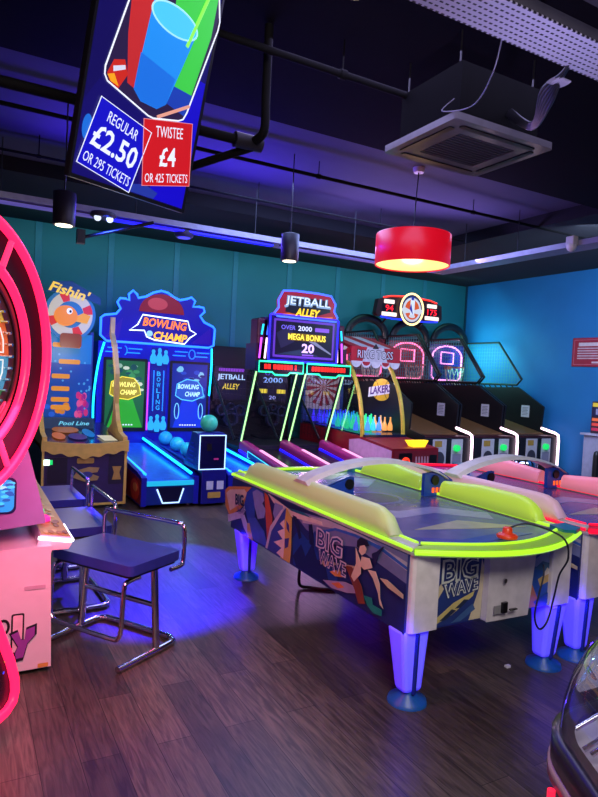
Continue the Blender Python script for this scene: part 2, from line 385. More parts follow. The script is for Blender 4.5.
# cylinder downlights
for x, y, lab in ((0.70, 5.35, 'black cylinder downlight hanging above the fishing game, leftmost of the three'),
                  (2.80, 5.42, 'black cylinder downlight hanging left of the red drum lamp'),
                  (1.01, 1.61, 'round downlight glowing at the top edge near the viewer')):
    z = 2.71 if y > 4 else 2.76; k = .55 if y < 4 else 1
    t = thing('cylinder_downlight', lab, 'light', (x, y, z), 0, 'cylinder downlights')
    MB().lathe([(.085*k, 0), (.088*k, .02), (.088*k, .26), (.06*k, .27)], P('#221d26', .45), (x, y, z), 24).build('shade', t)
    MB().lathe([(.065*k, -.004), (.065*k, .006)], E('#fff0c8', 4.0), (x, y, z), 24).build('lamp_lens', t)
    MB().tube([(x, y, z+.26), (x, y, ZS if y > 4.5 else ZC)], .006, BLACK, n=6).build('stem', t)
    light('SPOT', 'downlight_bulb', (x, y, z-.02), (1, .82, .6), 30 if y > 4 else 14, (x+.2, y+1.2 if y > 4 else y, 0), .05, spot=95, blend=.6)
# red drum lamp
LX, LY, LZ = 3.985, 5.0, 2.76
t = thing('drum_pendant_lamp', 'large red drum pendant lamp glowing yellow underneath', 'lamp', (LX, LY, LZ))
MB().lathe([(.372, 0), (.378, .008), (.378, .305), (.372, .312), (.366, .305), (.366, .008), (.372, 0)], E('#d80c22', .75, .6), (LX, LY, LZ), 48, cap=False).build('lamp_shade', t)
MB().lathe([(.364, .012), (.364, .022)], E('#ffe08a', 1.3), (LX, LY, LZ), 40).build('diffuser', t)
MB().tube([(LX, LY, LZ+.02), (LX, LY, LZ+.55), (LX+.02, LY, ZS-.02)], .006, BLACK, n=6).build('cord', t)
MB().lathe([(.05, 0), (.06, .03), (.06, .05)], WHITE, (LX+.02, LY, ZS-.05), 20).build('ceiling_rose', t)
light('POINT', 'drum_bulb', (LX, LY, LZ-.08), (1, .6, .35), 8, size=.12)
# small fixtures on the tray
t = thing('spotlight', 'twin white emergency spotlight under the cable tray left of the price screen corner', 'light', (1.22, 6.5, 3.08))
MB().lathe([(.10, 0), (.13, .02), (.12, .05)], P('#3a3848', .5), (1.22, 6.5, 3.08), 20).build('base', t)
for s in (-.06, .06): MB().ball((1.22+s, 6.46, 3.07), .035, E('#dfe8ff', 1.2), 12).build('lamp_lens', t)
t = thing('spotlight', 'small round blue spotlight under the tray above the bowling game', 'light', (2.14, 6.72, 3.06))
MB().lathe([(.09, 0), (.11, .03), (.10, .08)], P('#3a3a66', .4), (2.14, 6.72, 3.06), 20).build('base', t)
MB().lathe([(.07, -.006), (.07, .002)], E('#4a48ff', 1.0), (2.14, 6.72, 3.06), 20).build('lamp_lens', t)
t = thing('motion_sensor', 'small white dome sensor on the side of the right cable tray', 'sensor', (5.77, 4.5, 3.12))
MB().box(5.70, 5.779, 4.45, 4.55, 3.14, 3.24, WHITE).build('bracket', t, .01)
MB().ball((5.74, 4.5, 3.13), .055, P('#f6f4fa', .4), 16).build('dome', t)
t = thing('pipe_bracket', 'black angled bracket arm below the tray at upper left', 'bracket', (1.05, 6.6, 2.95))
MB().tube([(1.05, 6.75, 2.9), (1.75, 6.55, 3.13)], .018, BLACK, n=8).build('arm', t)
MB().box(1.01, 1.09, 6.7, 6.78, 2.84, 2.98, BLACK).build('foot', t)

# ------------------------------------------------------------------ price screen
TP = Vector((.36, 2.69, 2.36)); TU = Vector((.902, .43, 0)).normalized(); TV_ = Vector((.093, -.195, .976)); TV_ = (TV_-TU*TV_.dot(TU)).normalized()
fr = Fr(TP, TU, TV_)
t = thing('television', 'tall tilted screen hung from the ceiling showing drink prices in pounds', 'television', tuple(TP))
TW, TH = .636, 1.12
MB().prism(rrect(0, TW, 0, TH, .006), -.03, -.004, P('#101018', .3), fr).build('housing', t)
MB().ring(rrect(0, TW, 0, TH, .006), rrect(.012, TW-.012, .016, TH-.012, .004), -.004, .004, P('#16161f', .3), fr).build('bezel', t)
s = MB().prism([(.012, .016), (TW-.012, .016), (TW-.012, TH-.012), (.012, TH-.012)], -.004, -.001, E('#120a66', .9), fr)
s.face([(.40, .02), (.62, .02), (.62, .6), (.56, .6)], .0005, E('#1508c8', .9), fr)
s.face([(.012, .30), (.09, .44), (.15, .80), (.012, .80)], .0005, E('#100858', .9), fr)
s.face(ell(.05, .21, .022, .05), .0012, E('#1c6ad8', .9), fr)
s.face([(.30, .02), (.44, .02), (.46, .05), (.38, .07), (.30, .05)], .0012, E('#2436a0', .9), fr)
pic = [(.20, 1.06), (.155, .80), (.085, .46), (.088, .43), (.105, .41), (.33, .353), (.36, .352), (.50, .39), (.525, .405), (.54, .44), (.63, .84), (.632, .88), (.60, .98), (.56, 1.06)]
s.face(pic, .002, E('#2a1c46', .9), fr)
s.face([(.15, .80), (.165, .62), (.20, .44), (.29, .42), (.30, 1.0), (.20, 1.04)], .0026, E('#c42a2e', .9), fr)
s.face([(.40, .50), (.545, .50), (.60, .80), (.60, .98), (.36, .98)], .0030, E('#3fd04a', .9), fr)
s.face([(.40, .44), (.53, .42), (.555, .52), (.42, .52)], .0033, E('#1b3fb4', .9), fr)
s.face([(.235, .43), (.28, .395), (.37, .395), (.415, .43), (.505, .74), (.26, .80)], .0036, E('#1f8df2', .95), fr)
s.face([(.235, .43), (.28, .395), (.37, .395), (.415, .43), (.44, .55), (.24, .58)], .0040, E('#1a6fe0', .95), fr)
s.face(ell(.385, .77, .128, .055, t0=0), .0046, E('#49c4ff', 1.0), fr)
s.neon(ell(.385, .77, .130, .057), .004, E('#a4e6ff', 1.0), fr, .005, True)
s.face([(.098, .44), (.12, .50), (.17, .52), (.195, .47), (.16, .40), (.115, .415)], .0044, E('#c8281e', .95), fr)
s.face([(.10, .435), (.13, .45), (.16, .41), (.12, .415)], .0048, E('#f2a21c', .95), fr)
s.face([(.12, .475), (.175, .50), (.18, .485), (.125, .455)], .0048, E('#d6d8f0', .95), fr)
s.neon([(.47, .70), (.56, 1.0)], .008, E('#8ef05a', 1.0), fr, .005)
s.neon([(.38, .365), (.545, .47)], .007, E('#e09a88', 1.0), fr, .005)
s.neon(pic, .0035, E('#e6ecff', 1.1), fr, .004, True)
s.build('screen', t)
BLU, WHT = E('#1410c4', .9), E('#dfe6ff', 1.05)
c = MB(); q = fr.quad((.025, .064), (.299, .012), (.089, .343), .005)
c.face([(0, 0), (1, 0), (1, 1), (0, 1)], 0, BLU, q); c.neon([(0, 0), (1, 0), (1, 1), (0, 1)], .0025, WHT, q, .001, True)
c.text('REGULAR', WHT, q, .5, .82, .58, .16, .002); c.text('£2.50', WHT, q, .5, .49, .84, .34, .002, .02); c.text('OR 295 TICKETS', WHT, q, .5, .14, .88, .15, .002)
c.build('price_card', t)
c = MB(); q = fr.quad((.361, .06), (.634, .131), (.31, .334), .006)
c.face([(0, 0), (1, 0), (1, 1), (0, 1)], 0, E('#d01822', .85), q); c.neon([(0, 0), (1, 0), (1, 1), (0, 1)], .0018, E('#e88c94', .9), q, .001, True)
c.text('TWISTEE', WHT, q, .52, .83, .56, .17, .002); c.text('£4', WHT, q, .5, .45, .34, .30, .002, .02); c.text('OR 425 TICKETS', WHT, q, .5, .12, .90, .14, .002)
c.build('price_card', t)
b = MB(); a = fr(TW/2, TH*.75, -.03); b.tube([a, a+Vector((-.06, .12, .05)), Vector((a.x-.06, a.y+.12, ZC))], .022, BLACK, n=10); b.build('ceiling_mount', t)

# ------------------------------------------------------------------ fishing game
t = thing('arcade_machine', 'purple fishing arcade game with gold trim and blue sea backboard', 'arcade game', (1.22, 7.8, 0))
FX0, FX1 = .78, 1.68
MB().box(FX0, FX1, 7.02, 8.7, .04, .70, P('#2c1a58', .5)).build('cabinet', t)
MB().box(FX0+.03, FX1-.03, 7.06, 8.66, 0, .04, BLACK).build('plinth', t)
e = MB(); fr = front(0, 7.018, 0)
e.ring(rrect(FX0, FX1, .04, .70, .01), rrect(FX0+.025, FX1-.03, .065, .675, .01), 0, .012, GOLD, fr); e.build('edge_trim', t)
wv = [(FX0-.01+i*.023, .60+.05*abs(i-20)/20-.03*(1-abs(i-20)/20)+.012*math.sin(i*.9)) for i in range(41)]
wt = [(FX1+.01-i*.023, .765-.035*(1-((i-20)/20)**2)) for i in range(41)]
MB().prism(wv+wt, 0, .03, GOLD, front(0, 7.015, 0)).build('wavy_trim', t)
d = MB(); fr = front(0, 7.017, 0)
d.box(FX0+.06, FX0+.26, 7.008, 7.017, .30, .58, P('#140d2c', .4)); d.face(rrect(1.14, 1.32, .51, .57, .015), .006, P('#b08a48'), fr)
d.face([(1.10, .36), (1.16, .44), (1.27, .47), (1.38, .46), (1.36, .41), (1.28, .40), (1.38, .36), (1.36, .32), (1.22, .31)], .006, P('#a98a5a'), fr)
d.face(ell(1.25, .385, .06, .035), .008, P('#3a3c8a'), fr); d.face([(1.52, .32), (1.62, .32), (1.60, .40), (1.62, .47), (1.52, .47), (1.54, .40)], .006, P('#b08a48'), fr)
d.face(rrect(1.48, 1.65, .27, .6, .01), .003, P('#1a1036'), fr); d.build('front_artwork', t)
MB().box(.80, .86, 7.0, 7.018, .50, .56, E('#d8ffe8', 2.5)).box(.86, .89, 7.002, 7.018, .505, .555, E('#10c060', 1.5)).build('card_reader', t)
MB().prism([(7.05, .70), (8.4, .70), (8.4, .84), (7.05, .72)], FX0+.02, FX1-.02, P('#1c1c3a', .15), YZ()).build('play_deck', t)
fr = Fr((0, 7.1, .735), (1, 0, 0), (0, 1.0, .09))
s = MB(); 
for i, (cx, cy, a, b2, hx) in enumerate(((1.0, .35, .07, .2, '#cf6a28'), (1.2, .3, .1, .18, '#3c2c78'), (1.35, .5, .06, .25, '#1a7ad0'), (1.12, .7, .15, .2, '#b0642a'))): s.face(ell(cx, cy, a, b2), .004+i*.001, E(hx, .5), fr)
s.face([(1.45, .05), (1.6, .05), (1.58, .35), (1.42, .35)], .006, E('#d8cfae', .7), fr)
s.build('deck_screen', t)
MB().box(FX0+.05, FX1-.2, 7.96, 8.0, .80, .93, P('#2c5a80', .4)).text('Pool Line', E('#70d0f0', .9), front(0, 7.955, 0), 1.24, .865, .36, .05, 0, .02, .3).build('line_sign', t)
b = MB().box(FX0+.05, FX1-.16, 8.42, 8.6, .70, 2.02, P('#123a78', .5)); fr = front(0, 8.415, 0)
b.face([(.86, .9), (1.50, .9), (1.50, 1.98), (.86, 1.98)], .0, E('#0b4fb0', .55), fr); b.face([(.86, 1.6), (1.50, 1.6), (1.50, 1.98), (.86, 1.98)], .001, E('#1286cf', .55), fr)
random.seed(3)
for i in range(16): b.face(ell(random.uniform(1.33, 1.47), random.uniform(.94, 1.2), .03, .05, 8), .002, E(random.choice(('#d0307c', '#e25a9c', '#8a2a9c')), .7), fr)
for i in range(8): b.face(ell(random.uniform(.95, 1.25), random.uniform(.93, 1.06), .04, .035, 8), .002, E(random.choice(('#e08a2c', '#2260d8')), .7), fr)
for z in (1.83, 1.62, 1.43, 1.27, 1.13, 1.03): b.face(rrect(1.02 if z != 1.62 else 1.1, 1.24 if z < 1.6 else 1.36, z-.03, z+.03, .02), .003, E('#e09030', .8), fr)
for i in range(24):
    b.face(ell(random.uniform(.9, 1.5), random.uniform(1.0, 1.9), .014, .014, 8), .0015, E('#58b8f0', .5), fr)
b.build('backboard', t)
for x in (FX0, FX1-.05):
    MB().prism([(7.02, .66), (7.02, .80), (7.25, .83), (7.42, .95), (7.52, 1.15), (7.54, 1.5), (7.72, 1.85), (7.90, 2.0), (7.9, 2.2), (7.96, 2.2), (7.98, 1.98), (7.78, 1.80), (7.62, 1.46), (7.60, 1.12), (7.66, .9), (8.0, .74), (8.0, .66)], x, x+.05, GOLD, YZ()).build('side_arm', t)
light('POINT', 'fishing_fill', (1.23, 7.5, 1.75), (1, .9, .8), 9, size=.08)  # added fill to brighten the gold trim and arms
tp = MB(); fr = front(1.21, 8.34, 2.22)
tp.prism(ell(0, 0, .31, .33, 36), -.08, 0, E('#2f7fc0', .6), fr)
tp.ring(ell(0, 0, .27, .29, 36), ell(0, 0, .16, .17, 36), 0, .012, E('#d8d2c4', .65), fr)
for a in (.3, 1.9, 3.5, 5.1): tp.prism([(math.cos(a+k)*r, math.sin(a+k)*r*1.06) for r, k in ((.165, -.25), (.27, -.22), (.272, 0), (.27, .22), (.165, .25))], .0, .016, E('#d83028', .8), fr)
tp.prism(ell(-.06, -.02, .14, .13), .012, .05, E('#f08a20', .85), fr); tp.prism([(.05, -.08), (.2, -.10), (.24, .0), (.15, .03), (.06, -.02)], .012, .04, E('#f0a028', .85), fr)
tp.prism(ell(-.02, .04, .035, .04, 14), .05, .06, E('#f4f4f4', .9), fr); tp.prism(ell(-.01, .035, .015, .018, 10), .06, .065, BLACK, fr)
tp.prism(rrect(-.12, .14, -.42, -.24, .04), .02, .05, E('#8a3a10', .7), fr)
tp.prism([(-.30, .26), (-.2, .40), (.0, .42), (.36, .24), (.36, .15), (.1, .24), (-.15, .27)], .02, .04, E('#10407a', .7), fr)
tp.text("Fishin'", E('#f0c850', 1.0), fr, -.02, .29, .50, .13, .046, .03, .2, -.22)
tp.build('topper', t)

# ------------------------------------------------------------------ bowling game
CY = E('#14b4ff', 4.0); CYB = E('#1a7aff', 2.2); BLUEP = P('#1418a8', .35); BLUED = P('#0e1080', .4); WNEON = E('#a8ccff', 2.0)
t = thing('arcade_machine', 'blue two-lane bowling arcade game with bowling logo bezel in neon', 'arcade game', (2.6, 8.2, 0))
MB().box(1.72, 3.45, 9.16, 9.6, 0, 1.95, BLUEP).build('cabinet', t)
bz = [(1.74, 2.28), (1.79, 2.32), (1.95, 2.35), (2.01, 2.43), (1.96, 2.52), (2.0, 2.58), (2.08, 2.58), (2.13, 2.56), (2.12, 2.65), (2.18, 2.71), (2.24, 2.66), (2.26, 2.61), (2.37, 2.64), (2.48, 2.71), (2.6, 2.75), (2.7, 2.73), (2.8, 2.67), (2.89, 2.64), (3.0, 2.67), (3.07, 2.70), (3.13, 2.65), (3.1, 2.56), (3.2, 2.57), (3.27, 2.56), (3.29, 2.50), (3.22, 2.43), (3.29, 2.34), (3.44, 2.28), (3.47, 2.24), (3.46, 1.99), (3.38, 1.95), (1.83, 1.95), (1.74, 2.03)]
fr = front(0, 9.15, 0)
MB().prism(bz, -.12, 0, E('#140cb0', .42, .5), fr).build('bezel', t)
MB().neon(bz, .017, E('#2468ff', 3.0), fr, .012, True).build('bezel_neon', t)
l = MB(); l.prism(ell(2.62, 2.42, .34, .28, 30, 0, PI), 0, .02, E('#a01430', .5), fr); l.face(ell(2.55, 2.55, .15, .09), .022, E('#d84a5a', .6), fr)
lg = [(2.14, 2.13), (2.26, 2.22), (2.33, 2.37), (3.02, 2.33), (3.06, 2.2), (3.16, 2.15), (3.06, 2.08), (2.98, 1.98), (2.52, 2.01), (2.40, 2.05), (2.36, 2.14)]
l.prism(lg, .02, .035, E('#2018a0', .7), fr); l.neon(lg, .010, E('#d8e8ff', 2.2), fr, .04, True)
q = fr.quad((0, -.04*0), (1, -.05), (0, 1), .038)
l.text('BOWLING', E('#ff7a2a', 1.5), q, 2.67, 2.39, .68, .13, .004, .03, .25); l.text('CHAMP', E('#ffb030', 1.6), q, 2.76, 2.21, .52, .12, .004, .03, .25)
l.prism(ell(2.44, 2.10, .045, .045, 16), .035, .05, E('#9ad8ff', 1.0), fr)
l.face([(1.8, 2.0), (2.05, 2.3), (2.0, 2.0)], .002, E('#3a18c0', .5), fr); l.face([(3.1, 2.0), (3.4, 2.25), (3.42, 2.0)], .002, E('#3a18c0', .5), fr)
l.build('logo_sign', t)
n = MB(); fr = front(0, 9.155, 0)
for x in (1.85, 2.15, 2.85, 3.2):
    MB().neon([(x, 1.86), (x+.2, 1.86)], .007, CYB, fr, .006).build('panel_neon', t); MB().neon([(x-.03, 1.80), (x+.17, 1.80)], .007, CYB, fr, .006).build('panel_neon', t)
MB().neon(ell(2.08, 1.83, .05, .07, 8, -1.2, 1.2), .006, CYB, fr, .006).build('panel_neon', t); MB().neon(ell(3.12, 1.83, .05, .07, 16), .006, CYB, fr, .006, True).build('panel_neon', t)
n = MB(); n.tube(smooth_path([(1.80, 9.14, 1.93), (1.72, 9.12, 1.6), (1.67, 9.1, 1.1), (1.68, 9.08, .6)], 5), .015, CY, n=8); n.build('side_neon', t)
n = MB(); n.tube(smooth_path([(3.43, 9.13, 1.94), (3.44, 9.13, 1.6), (3.42, 9.13, 1.2)], 5), .013, CY, n=8); n.build('side_neon', t)
def bowl_screen(x0, x1, z0, z1, kind):
    s = MB(); s.prism(rrect(x0, x1, z0, z1, .02), 0, .012, BLACK, fr)
    a, b, c, d = x0+.04, x1-.04, z0+.06, z1-.04; W = b-a; H = d-c; m = (a+b)/2
    bg, lane, lc = (('#1c6a3a', '#2fae2a', '#e8d838') if kind == 'green' else ('#0e2c9a', '#1a3ce0', '#5ac8ff'))
    s.face([(a, c), (b, c), (b, d), (a, d)], .014, E(bg, .7), fr)
    random.seed(5 if kind == 'green' else 9)
    for i in range(26):
        s.face(ell(random.uniform(a+.05, b-.05), random.uniform(c+H*.5, d-.06), .05, .02+.03*random.random(), 7), .0155+i*.0001, E(random.choice(('#3f9a52', '#a8c8a0', '#104c50', '#e0e8c0') if kind == 'green' else ('#2050c8', '#48a0e0', '#101c70', '#88d8e8')), .7), fr)
    s.face([(a+W*.06, c), (b-W*.02, c), (m+.09, c+H*.5), (m-.09, c+H*.5)], .019, E(lane, .8), fr)
    if kind == 'green': s.face([(a, c), (a+W*.06, c), (m-.09, c+H*.5), (m-.14, c+H*.5)], .0195, E('#0c3c18', .7), fr)
    else:
        for sg in (-1, 1): s.neon(ell(m+sg*.19, c+H*.26, .035, .12, 14), .006, E('#7ad0ff', 1.2), fr, .02, True)
    lgp = [(m-.22, c+H*.50), (m-.2, c+H*.68), (m-.05, c+H*.76), (m+.12, c+H*.74), (m+.2, c+H*.64), (m+.23, c+H*.5), (m+.05, c+H*.42), (m-.12, c+H*.44)]
    s.face(lgp, .021, E('#a89418' if kind == 'green' else '#2a5cc8', .8), fr); s.neon(lgp, .007, E(lc, 1.3), fr, .024, True)
    s.text('BOWLING', E('#fff27a' if kind == 'green' else '#b8ecff', 1.2), fr, m-.02, c+H*.645, .34, .075, .024, .03, .2); s.text('CHAMP', E('#fff27a' if kind == 'green' else '#b8ecff', 1.2), fr, m+.05, c+H*.53, .24, .075, .024, .03, .2)
    for i in range(7): s.face(rrect(m-.14+i*.04, m-.115+i*.04, c+.03, c+.05, .004), .021, E('#e8f4ff', .9), fr)
    s.build('screen', t)
bowl_screen(1.80, 2.44, .64, 1.72, 'green'); bowl_screen(2.78, 3.42, .64, 1.72, 'blue')
MB().neon([(2.46, .66), (2.46, 1.68)], .012, E('#c040ff', 1.5), fr, .01).build('strip_light', t)
def pins(mb, cx, cz, s, mat, fr, w):
    for dx, sc in ((-.09, .8), (.09, .8), (0, 1)):
        pr = [(.03, -.12), (.05, -.06), (.045, 0), (.02, .06), (.028, .10), (.015, .13)]
        pl = [(cx+(dx+a)*s, cz+b*s*sc) for a, b in pr]+[(cx+(dx-a)*s, cz+b*s*sc) for a, b in pr[::-1]]
        mb.face(pl, w+sc*.004, mat, fr)
c = MB(); c.prism([(2.49, .62), (2.74, .62), (2.74, 1.90), (2.49, 1.90)], 0, .006, BLUED, fr)
PC = E('#2aa8e8', 1.1)
pins(c, 2.615, 1.76, 1.05, PC, fr, .008); pins(c, 2.615, .76, 1.05, PC, fr, .008)
for x in (2.54, 2.69): c.neon([(x, .95), (x, 1.56)], .006, CYB, fr, .008)
for i, ch in enumerate('BOWLING'): c.text(ch, PC, fr, 2.615, 1.51-i*.085, .06 if ch != 'I' else .02, .068, .009, .02)
c.build('centre_panel', t)
# lanes
LANE = P('#2c70e8', .2)
for x0, x1 in ((1.80, 2.47), (2.84, 3.44)):
    MB().prism([(6.84, .08), (6.80, .30), (6.84, .33), (9.16, .47), (9.16, .04), (6.9, .04)], x0+.06, x1-.06, LANE, YZ()).build('lane', t)
    for a, b in ((x0, x0+.06), (x1-.06, x1)):
        MB().prism([(6.80, .04), (6.80, .36), (7.0, .40), (9.16, .56), (9.16, .04)], a, b, BLUEP, YZ()).build('lane_side', t)
        MB().tube([((a+b)/2+(.034 if a == x0 else -.034), 6.9, .385), ((a+b)/2+(.034 if a == x0 else -.034), 9.1,   .54)], .018, CY if a != x0 else E('#1a7cff', 4.0), n=6).build('lane_light', t)
    fr2 = front(0, 6.80, 0)
    MB().box(x0+.06, x1-.06, 6.795, 6.84, .265, .318, E('#1fb8e8', .9)).build('lip_light', t)
    a = MB(); m = (x0+x1)/2
    a.face([(m-.16, .25), (m+.15, .25), (m+.10, .06), (m-.09, .06)], .006, P('#080830', .3), fr2); a.neon([(m-.16, .23), (m-.09, .07), (m+.10, .07), (m+.15, .23)], .009, WNEON, fr2, .012)
    a.box(x0+.02, x1-.02, 6.805, 6.83, .05, .27, P('#0c2a8a', .3)); a.build('front_apron', t)
a = MB(); fr2 = left(1.798, 7.5, 0)
a.face([(.0, .06), (.68, .06), (.68, .33), (.0, .38)], .002, P('#8a1420', .5), fr2); a.face(ell(.42, .19, .2, .12), .004, P('#d4402c', .5), fr2); a.face(ell(.45, .22, .1, .05), .006, P('#f09050', .5), fr2); a.build('side_artwork', t)
for x in (1.86, 2.4, 2.9, 3.4): MB().lathe([(.03, 0), (.03, .045)], STEEL, (x, 6.95, 0), 10).build('foot', t)
light('POINT', 'ball_return_light', (2.64, 7.7, 1.25), (.3, .85, 1), 7, size=.05)  # point light above the return rail, without a lamp body
# return rail and pedestal
MB().prism([(7.15, .04), (7.15, .42), (9.16, .50), (9.16, .04)], 2.49, 2.80, BLUEP, YZ()).prism([(7.15, .42), (9.16, .50), (9.16, .53), (7.15, .46)], 2.49, 2.52, BLUEP, YZ()).prism([(7.15, .42), (9.16, .50), (9.16, .53), (7.15, .46)], 2.77, 2.80, BLUEP, YZ()).build('ball_return', t)
MB().box(2.50, 2.81, 6.79, 7.14, .03, .43, BLUED).build('pedestal', t, .008)
u = MB().prism([(6.80, .43), (6.80, .82), (6.86, .86), (7.05, .86), (7.30, .46), (7.30, .43)], 2.45, 2.79, BLUED, YZ())
for i in range(6): u.box(2.443, 2.45, 6.95, 7.18-i*.025, .47+i*.05, .485+i*.05, P('#1c28c0', .4))
u.build('control_head', t)
fr2 = front(0, 6.798, 0)
s = MB(); s.face([(2.46, .44), (2.78, .44), (2.78, .84), (2.46, .84)], .004, P('#080a3a', .25), fr2); s.neon([(2.46, .44), (2.78, .44), (2.78, .84), (2.46, .84)], .009, WNEON, fr2, .008, True)
s.face([(2.55, .66), (2.61, .66), (2.61, .74), (2.55, .74)], .006, BLACK, fr2); s.face(rrect(2.64, 2.70, .55, .57, .004), .006, E('#a02a80', .7), fr2); s.build('control_screen', t)
s = MB()
fr2 = front(0, 6.788, 0)
for x in (2.56, 2.69): s.face([(x, .20), (x+.085, .20), (x+.085, .30), (x, .30)], .003, P('#c4cbe8'), fr2)
s.face(rrect(2.58, 2.74, .10, .17, .01), .004, P('#b89848'), fr2); s.build('ticket_slot', t)
s = MB(); pl = [(7.2, .44), (6.85, .40), (6.75, .34), (6.85, .28)]
MB().prism([(6.9, .44), (7.6, .54), (7.6, .42), (6.95, .30), (6.8, .34)], 3.441, 3.453, BLUED, YZ()).neon([(6.9, .43), (7.6, .53), (7.6, .45), (6.95, .31), (6.82, .35)], .006, E('#40d0e8', 1.6), YZ(3.438), 0, True).build('side_wing', t)
BALLC = P('#35e0f0', .25)
for i, (x, y, lab) in enumerate(((2.64, 8.75, 'turquoise bowling ball furthest back on the return rail between the lanes'), (2.645, 8.22, 'turquoise bowling ball in the middle of the three on the return rail'), (2.64, 7.75, 'turquoise bowling ball nearest the control post on the return rail'))):
    z = .42+(y-7.15)*.0398+.10
    o = MB().ball((x-2.64, 0, 0), .10, BALLC, 24).build('bowling_ball'); o.location = (2.64, y, z); tag(o, lab, 'ball', 'bowling balls')
o = MB().ball((0, 0, 0), .105, P('#4ae8b8', .25), 24).build('bowling_ball'); o.location = (2.64, 7.0, .86+.103); tag(o, 'green bowling ball resting on top of the bowling control post', 'ball', 'bowling balls')

# ------------------------------------------------------------------ alley roller game
PUR = P('#4a1c5c', .35); MAR = P('#5a1030', .35); GN = E('#20e890', 2.2); WG = E('#b0ff9c', 1.7)
t = thing('arcade_machine', 'two-lane ball alley arcade game with red topper and purple rails', 'arcade game', (4.19, 7.9, 0))
MB().box(3.465, 4.94, 8.0, 9.45, 0, .55, DARK).build('cabinet', t)
MB().box(3.465, 4.94, 9.30, 9.45, .55, 2.0, P('#15121c', .4)).build('rear_panel', t)
for x0, x1 in ((3.58, 4.14), (4.24, 4.82)):
    MB().prism([(6.3, .04), (6.3, .28), (8.0, .50), (9.3, .58), (9.3, .04)], x0, x1, P('#1a1420', .25), YZ()).build('lane', t)
for x in (3.545, 4.19, 4.86):
    pr = rrect(-.075, .075, -.10, .075, .05, 4); a = Vector((x, 6.35, .34)); b = Vector((x, 7.98, .56)); d = (b-a).normalized()
    q = Fr(a, (1, 0, 0), Vector((0, -d.z, d.y)), d)
    r = MB().prism(pr, 0, (b-a).length, P('#a42a70', .3), q, True); r.build('rail', t)
    for sg, m in ((-1, E('#1a10ff', 2.2)), (1, E('#c02ad8', 1.5))):
        MB().tube([q(sg*.08, -.06, .05), q(sg*.08, -.06, 1.6)], .022, m, n=6).build('rail_light', t)
    MB().tube([q(.01, .07, .03), q(.01, .07, 1.1)], .034, E('#ffa8dc', 1.3), n=8, flat=.5).build('rail_highlight', t)  # pinkish highlight on the rail top, painted as a glowing strip
    MB().prism([(6.4, 0), (6.4, .28), (8.0, .5), (8.0, 0)], x-.05, x+.05, P('#301050', .4), YZ()).build('rail_support', t)
for x in (3.495, 4.12, 4.26, 4.89):
    MB().tube([(x, 8.0, .62), (x, 7.60, 1.63)], .026, BLACK, n=6).build('post', t)
    MB().tube([(x, 7.97, .63), (x, 7.57, 1.62)], .013, WG, n=6).build('post_light', t)
for x0, x1, w_ in ((3.52, 4.12, 0), (4.28, 4.86, 1)):
    fr = front(0, 9.22, 0); s = MB().prism(rrect(x0, x1, 1.12, 1.70, .02), -.06, 0, BLACK, fr)
    s.face([(x0+.03, 1.15), (x1-.03, 1.15), (x1-.03, 1.67), (x0+.03, 1.67)], .001, E('#0c0a30', .6), fr); m = (x0+x1)/2
    if not w_:
        s.text('JETBALL', E('#b8dcff', 1.0), fr, m, 1.50, .48, .11, .004, .02); s.text('ALLEY', E('#e8d040', 1.0), fr, m, 1.36, .30, .09, .004, .02, .2)
        s.face(rrect(m-.22, m+.22, 1.6, 1.65, .01), .003, E('#8a40c8', .8), fr)
    else:
        s.text('OVER', E('#6a60e0', 1.0), fr, m, 1.60, .30, .07, .004, .01); s.text('2000', E('#90b8ff', 1.0), fr, m, 1.49, .36, .09, .004, .02)
        s.text('20', E('#a8b0ff', 1.0), fr, m, 1.20, .12, .06, .004); s.face(rrect(m-.25, m-.1, 1.27, 1.34, .01), .003, E('#e8d040', .9), fr); s.face(rrect(m+.08, m+.24, 1.27, 1.34, .01), .003, E('#e8d040', .9), fr)
    s.build('lane_screen', t)
    k = MB()
    for i, (dx, z, r) in enumerate(((-.16, .98, .09), (.16, .98, .09), (0, .84, .12), (0, 1.04, .06))):
        k.ring(ell(m+dx, z, r, r, 20), ell(m+dx, z, r*.75, r*.75, 20), 0, .08, P('#3a3e58', .3), fr); k.face(ell(m+dx, z, r*.75, r*.75, 20), .002, BLACK, fr)
    k.build('target_rings', t)
fr = YZ()
for x in (3.49, 4.19, 4.915):
    g = MB().mesh_grid([(8.0, .62), (9.3, .62), (9.3, 1.7), (7.62, 1.6)], .1, .003, P('#101018'), fr, x); g.tube([(x, 9.3, 1.65), (x, 8.2, .62)], .018, BLACK, n=6); g.build('side_net', t)
light('POINT', 'alley_fill', (4.19, 7.2, 1.5), (.85, .4, 1), 26, size=.1)  # added purple fill brightening the rails and lanes
# overhead sign box
MB().box(3.47, 4.92, 7.56, 7.9, 1.64, 2.0, P('#3c0c2c', .4)).prism([(7.56, 2.0), (7.56, 2.36), (7.7, 2.36), (7.9, 2.0)], 3.58, 4.78, PUR, YZ()).build('sign_box', t)
fr = front(0, 7.54, 0)
for x0, x1, lab in ((3.468, 4.14, ''), (4.20, 4.92, '')):
    hd = [(x0, 1.62), (x0+.2, 1.62), (x0+.24, 1.585), (x1-.24, 1.585), (x1-.2, 1.62), (x1, 1.62), (x1, 1.76), (x0, 1.76)]
    h = MB().prism(hd, 0, .10, P('#060a0c', .3), fr); h.neon(hd, .012, E('#28f0a8', 2.0), fr, .105, True)
    random.seed(int(x0*10))
    x = x0+.08
    while x < x1-.1:
        ww = random.uniform(.02, .05); h.face(rrect(x, x+ww, 1.66, 1.725, .004), .103, E('#ff2a1a', 1.6), fr); x += ww+(.012 if random.random() < .75 else .04)
    h.build('led_header', t)
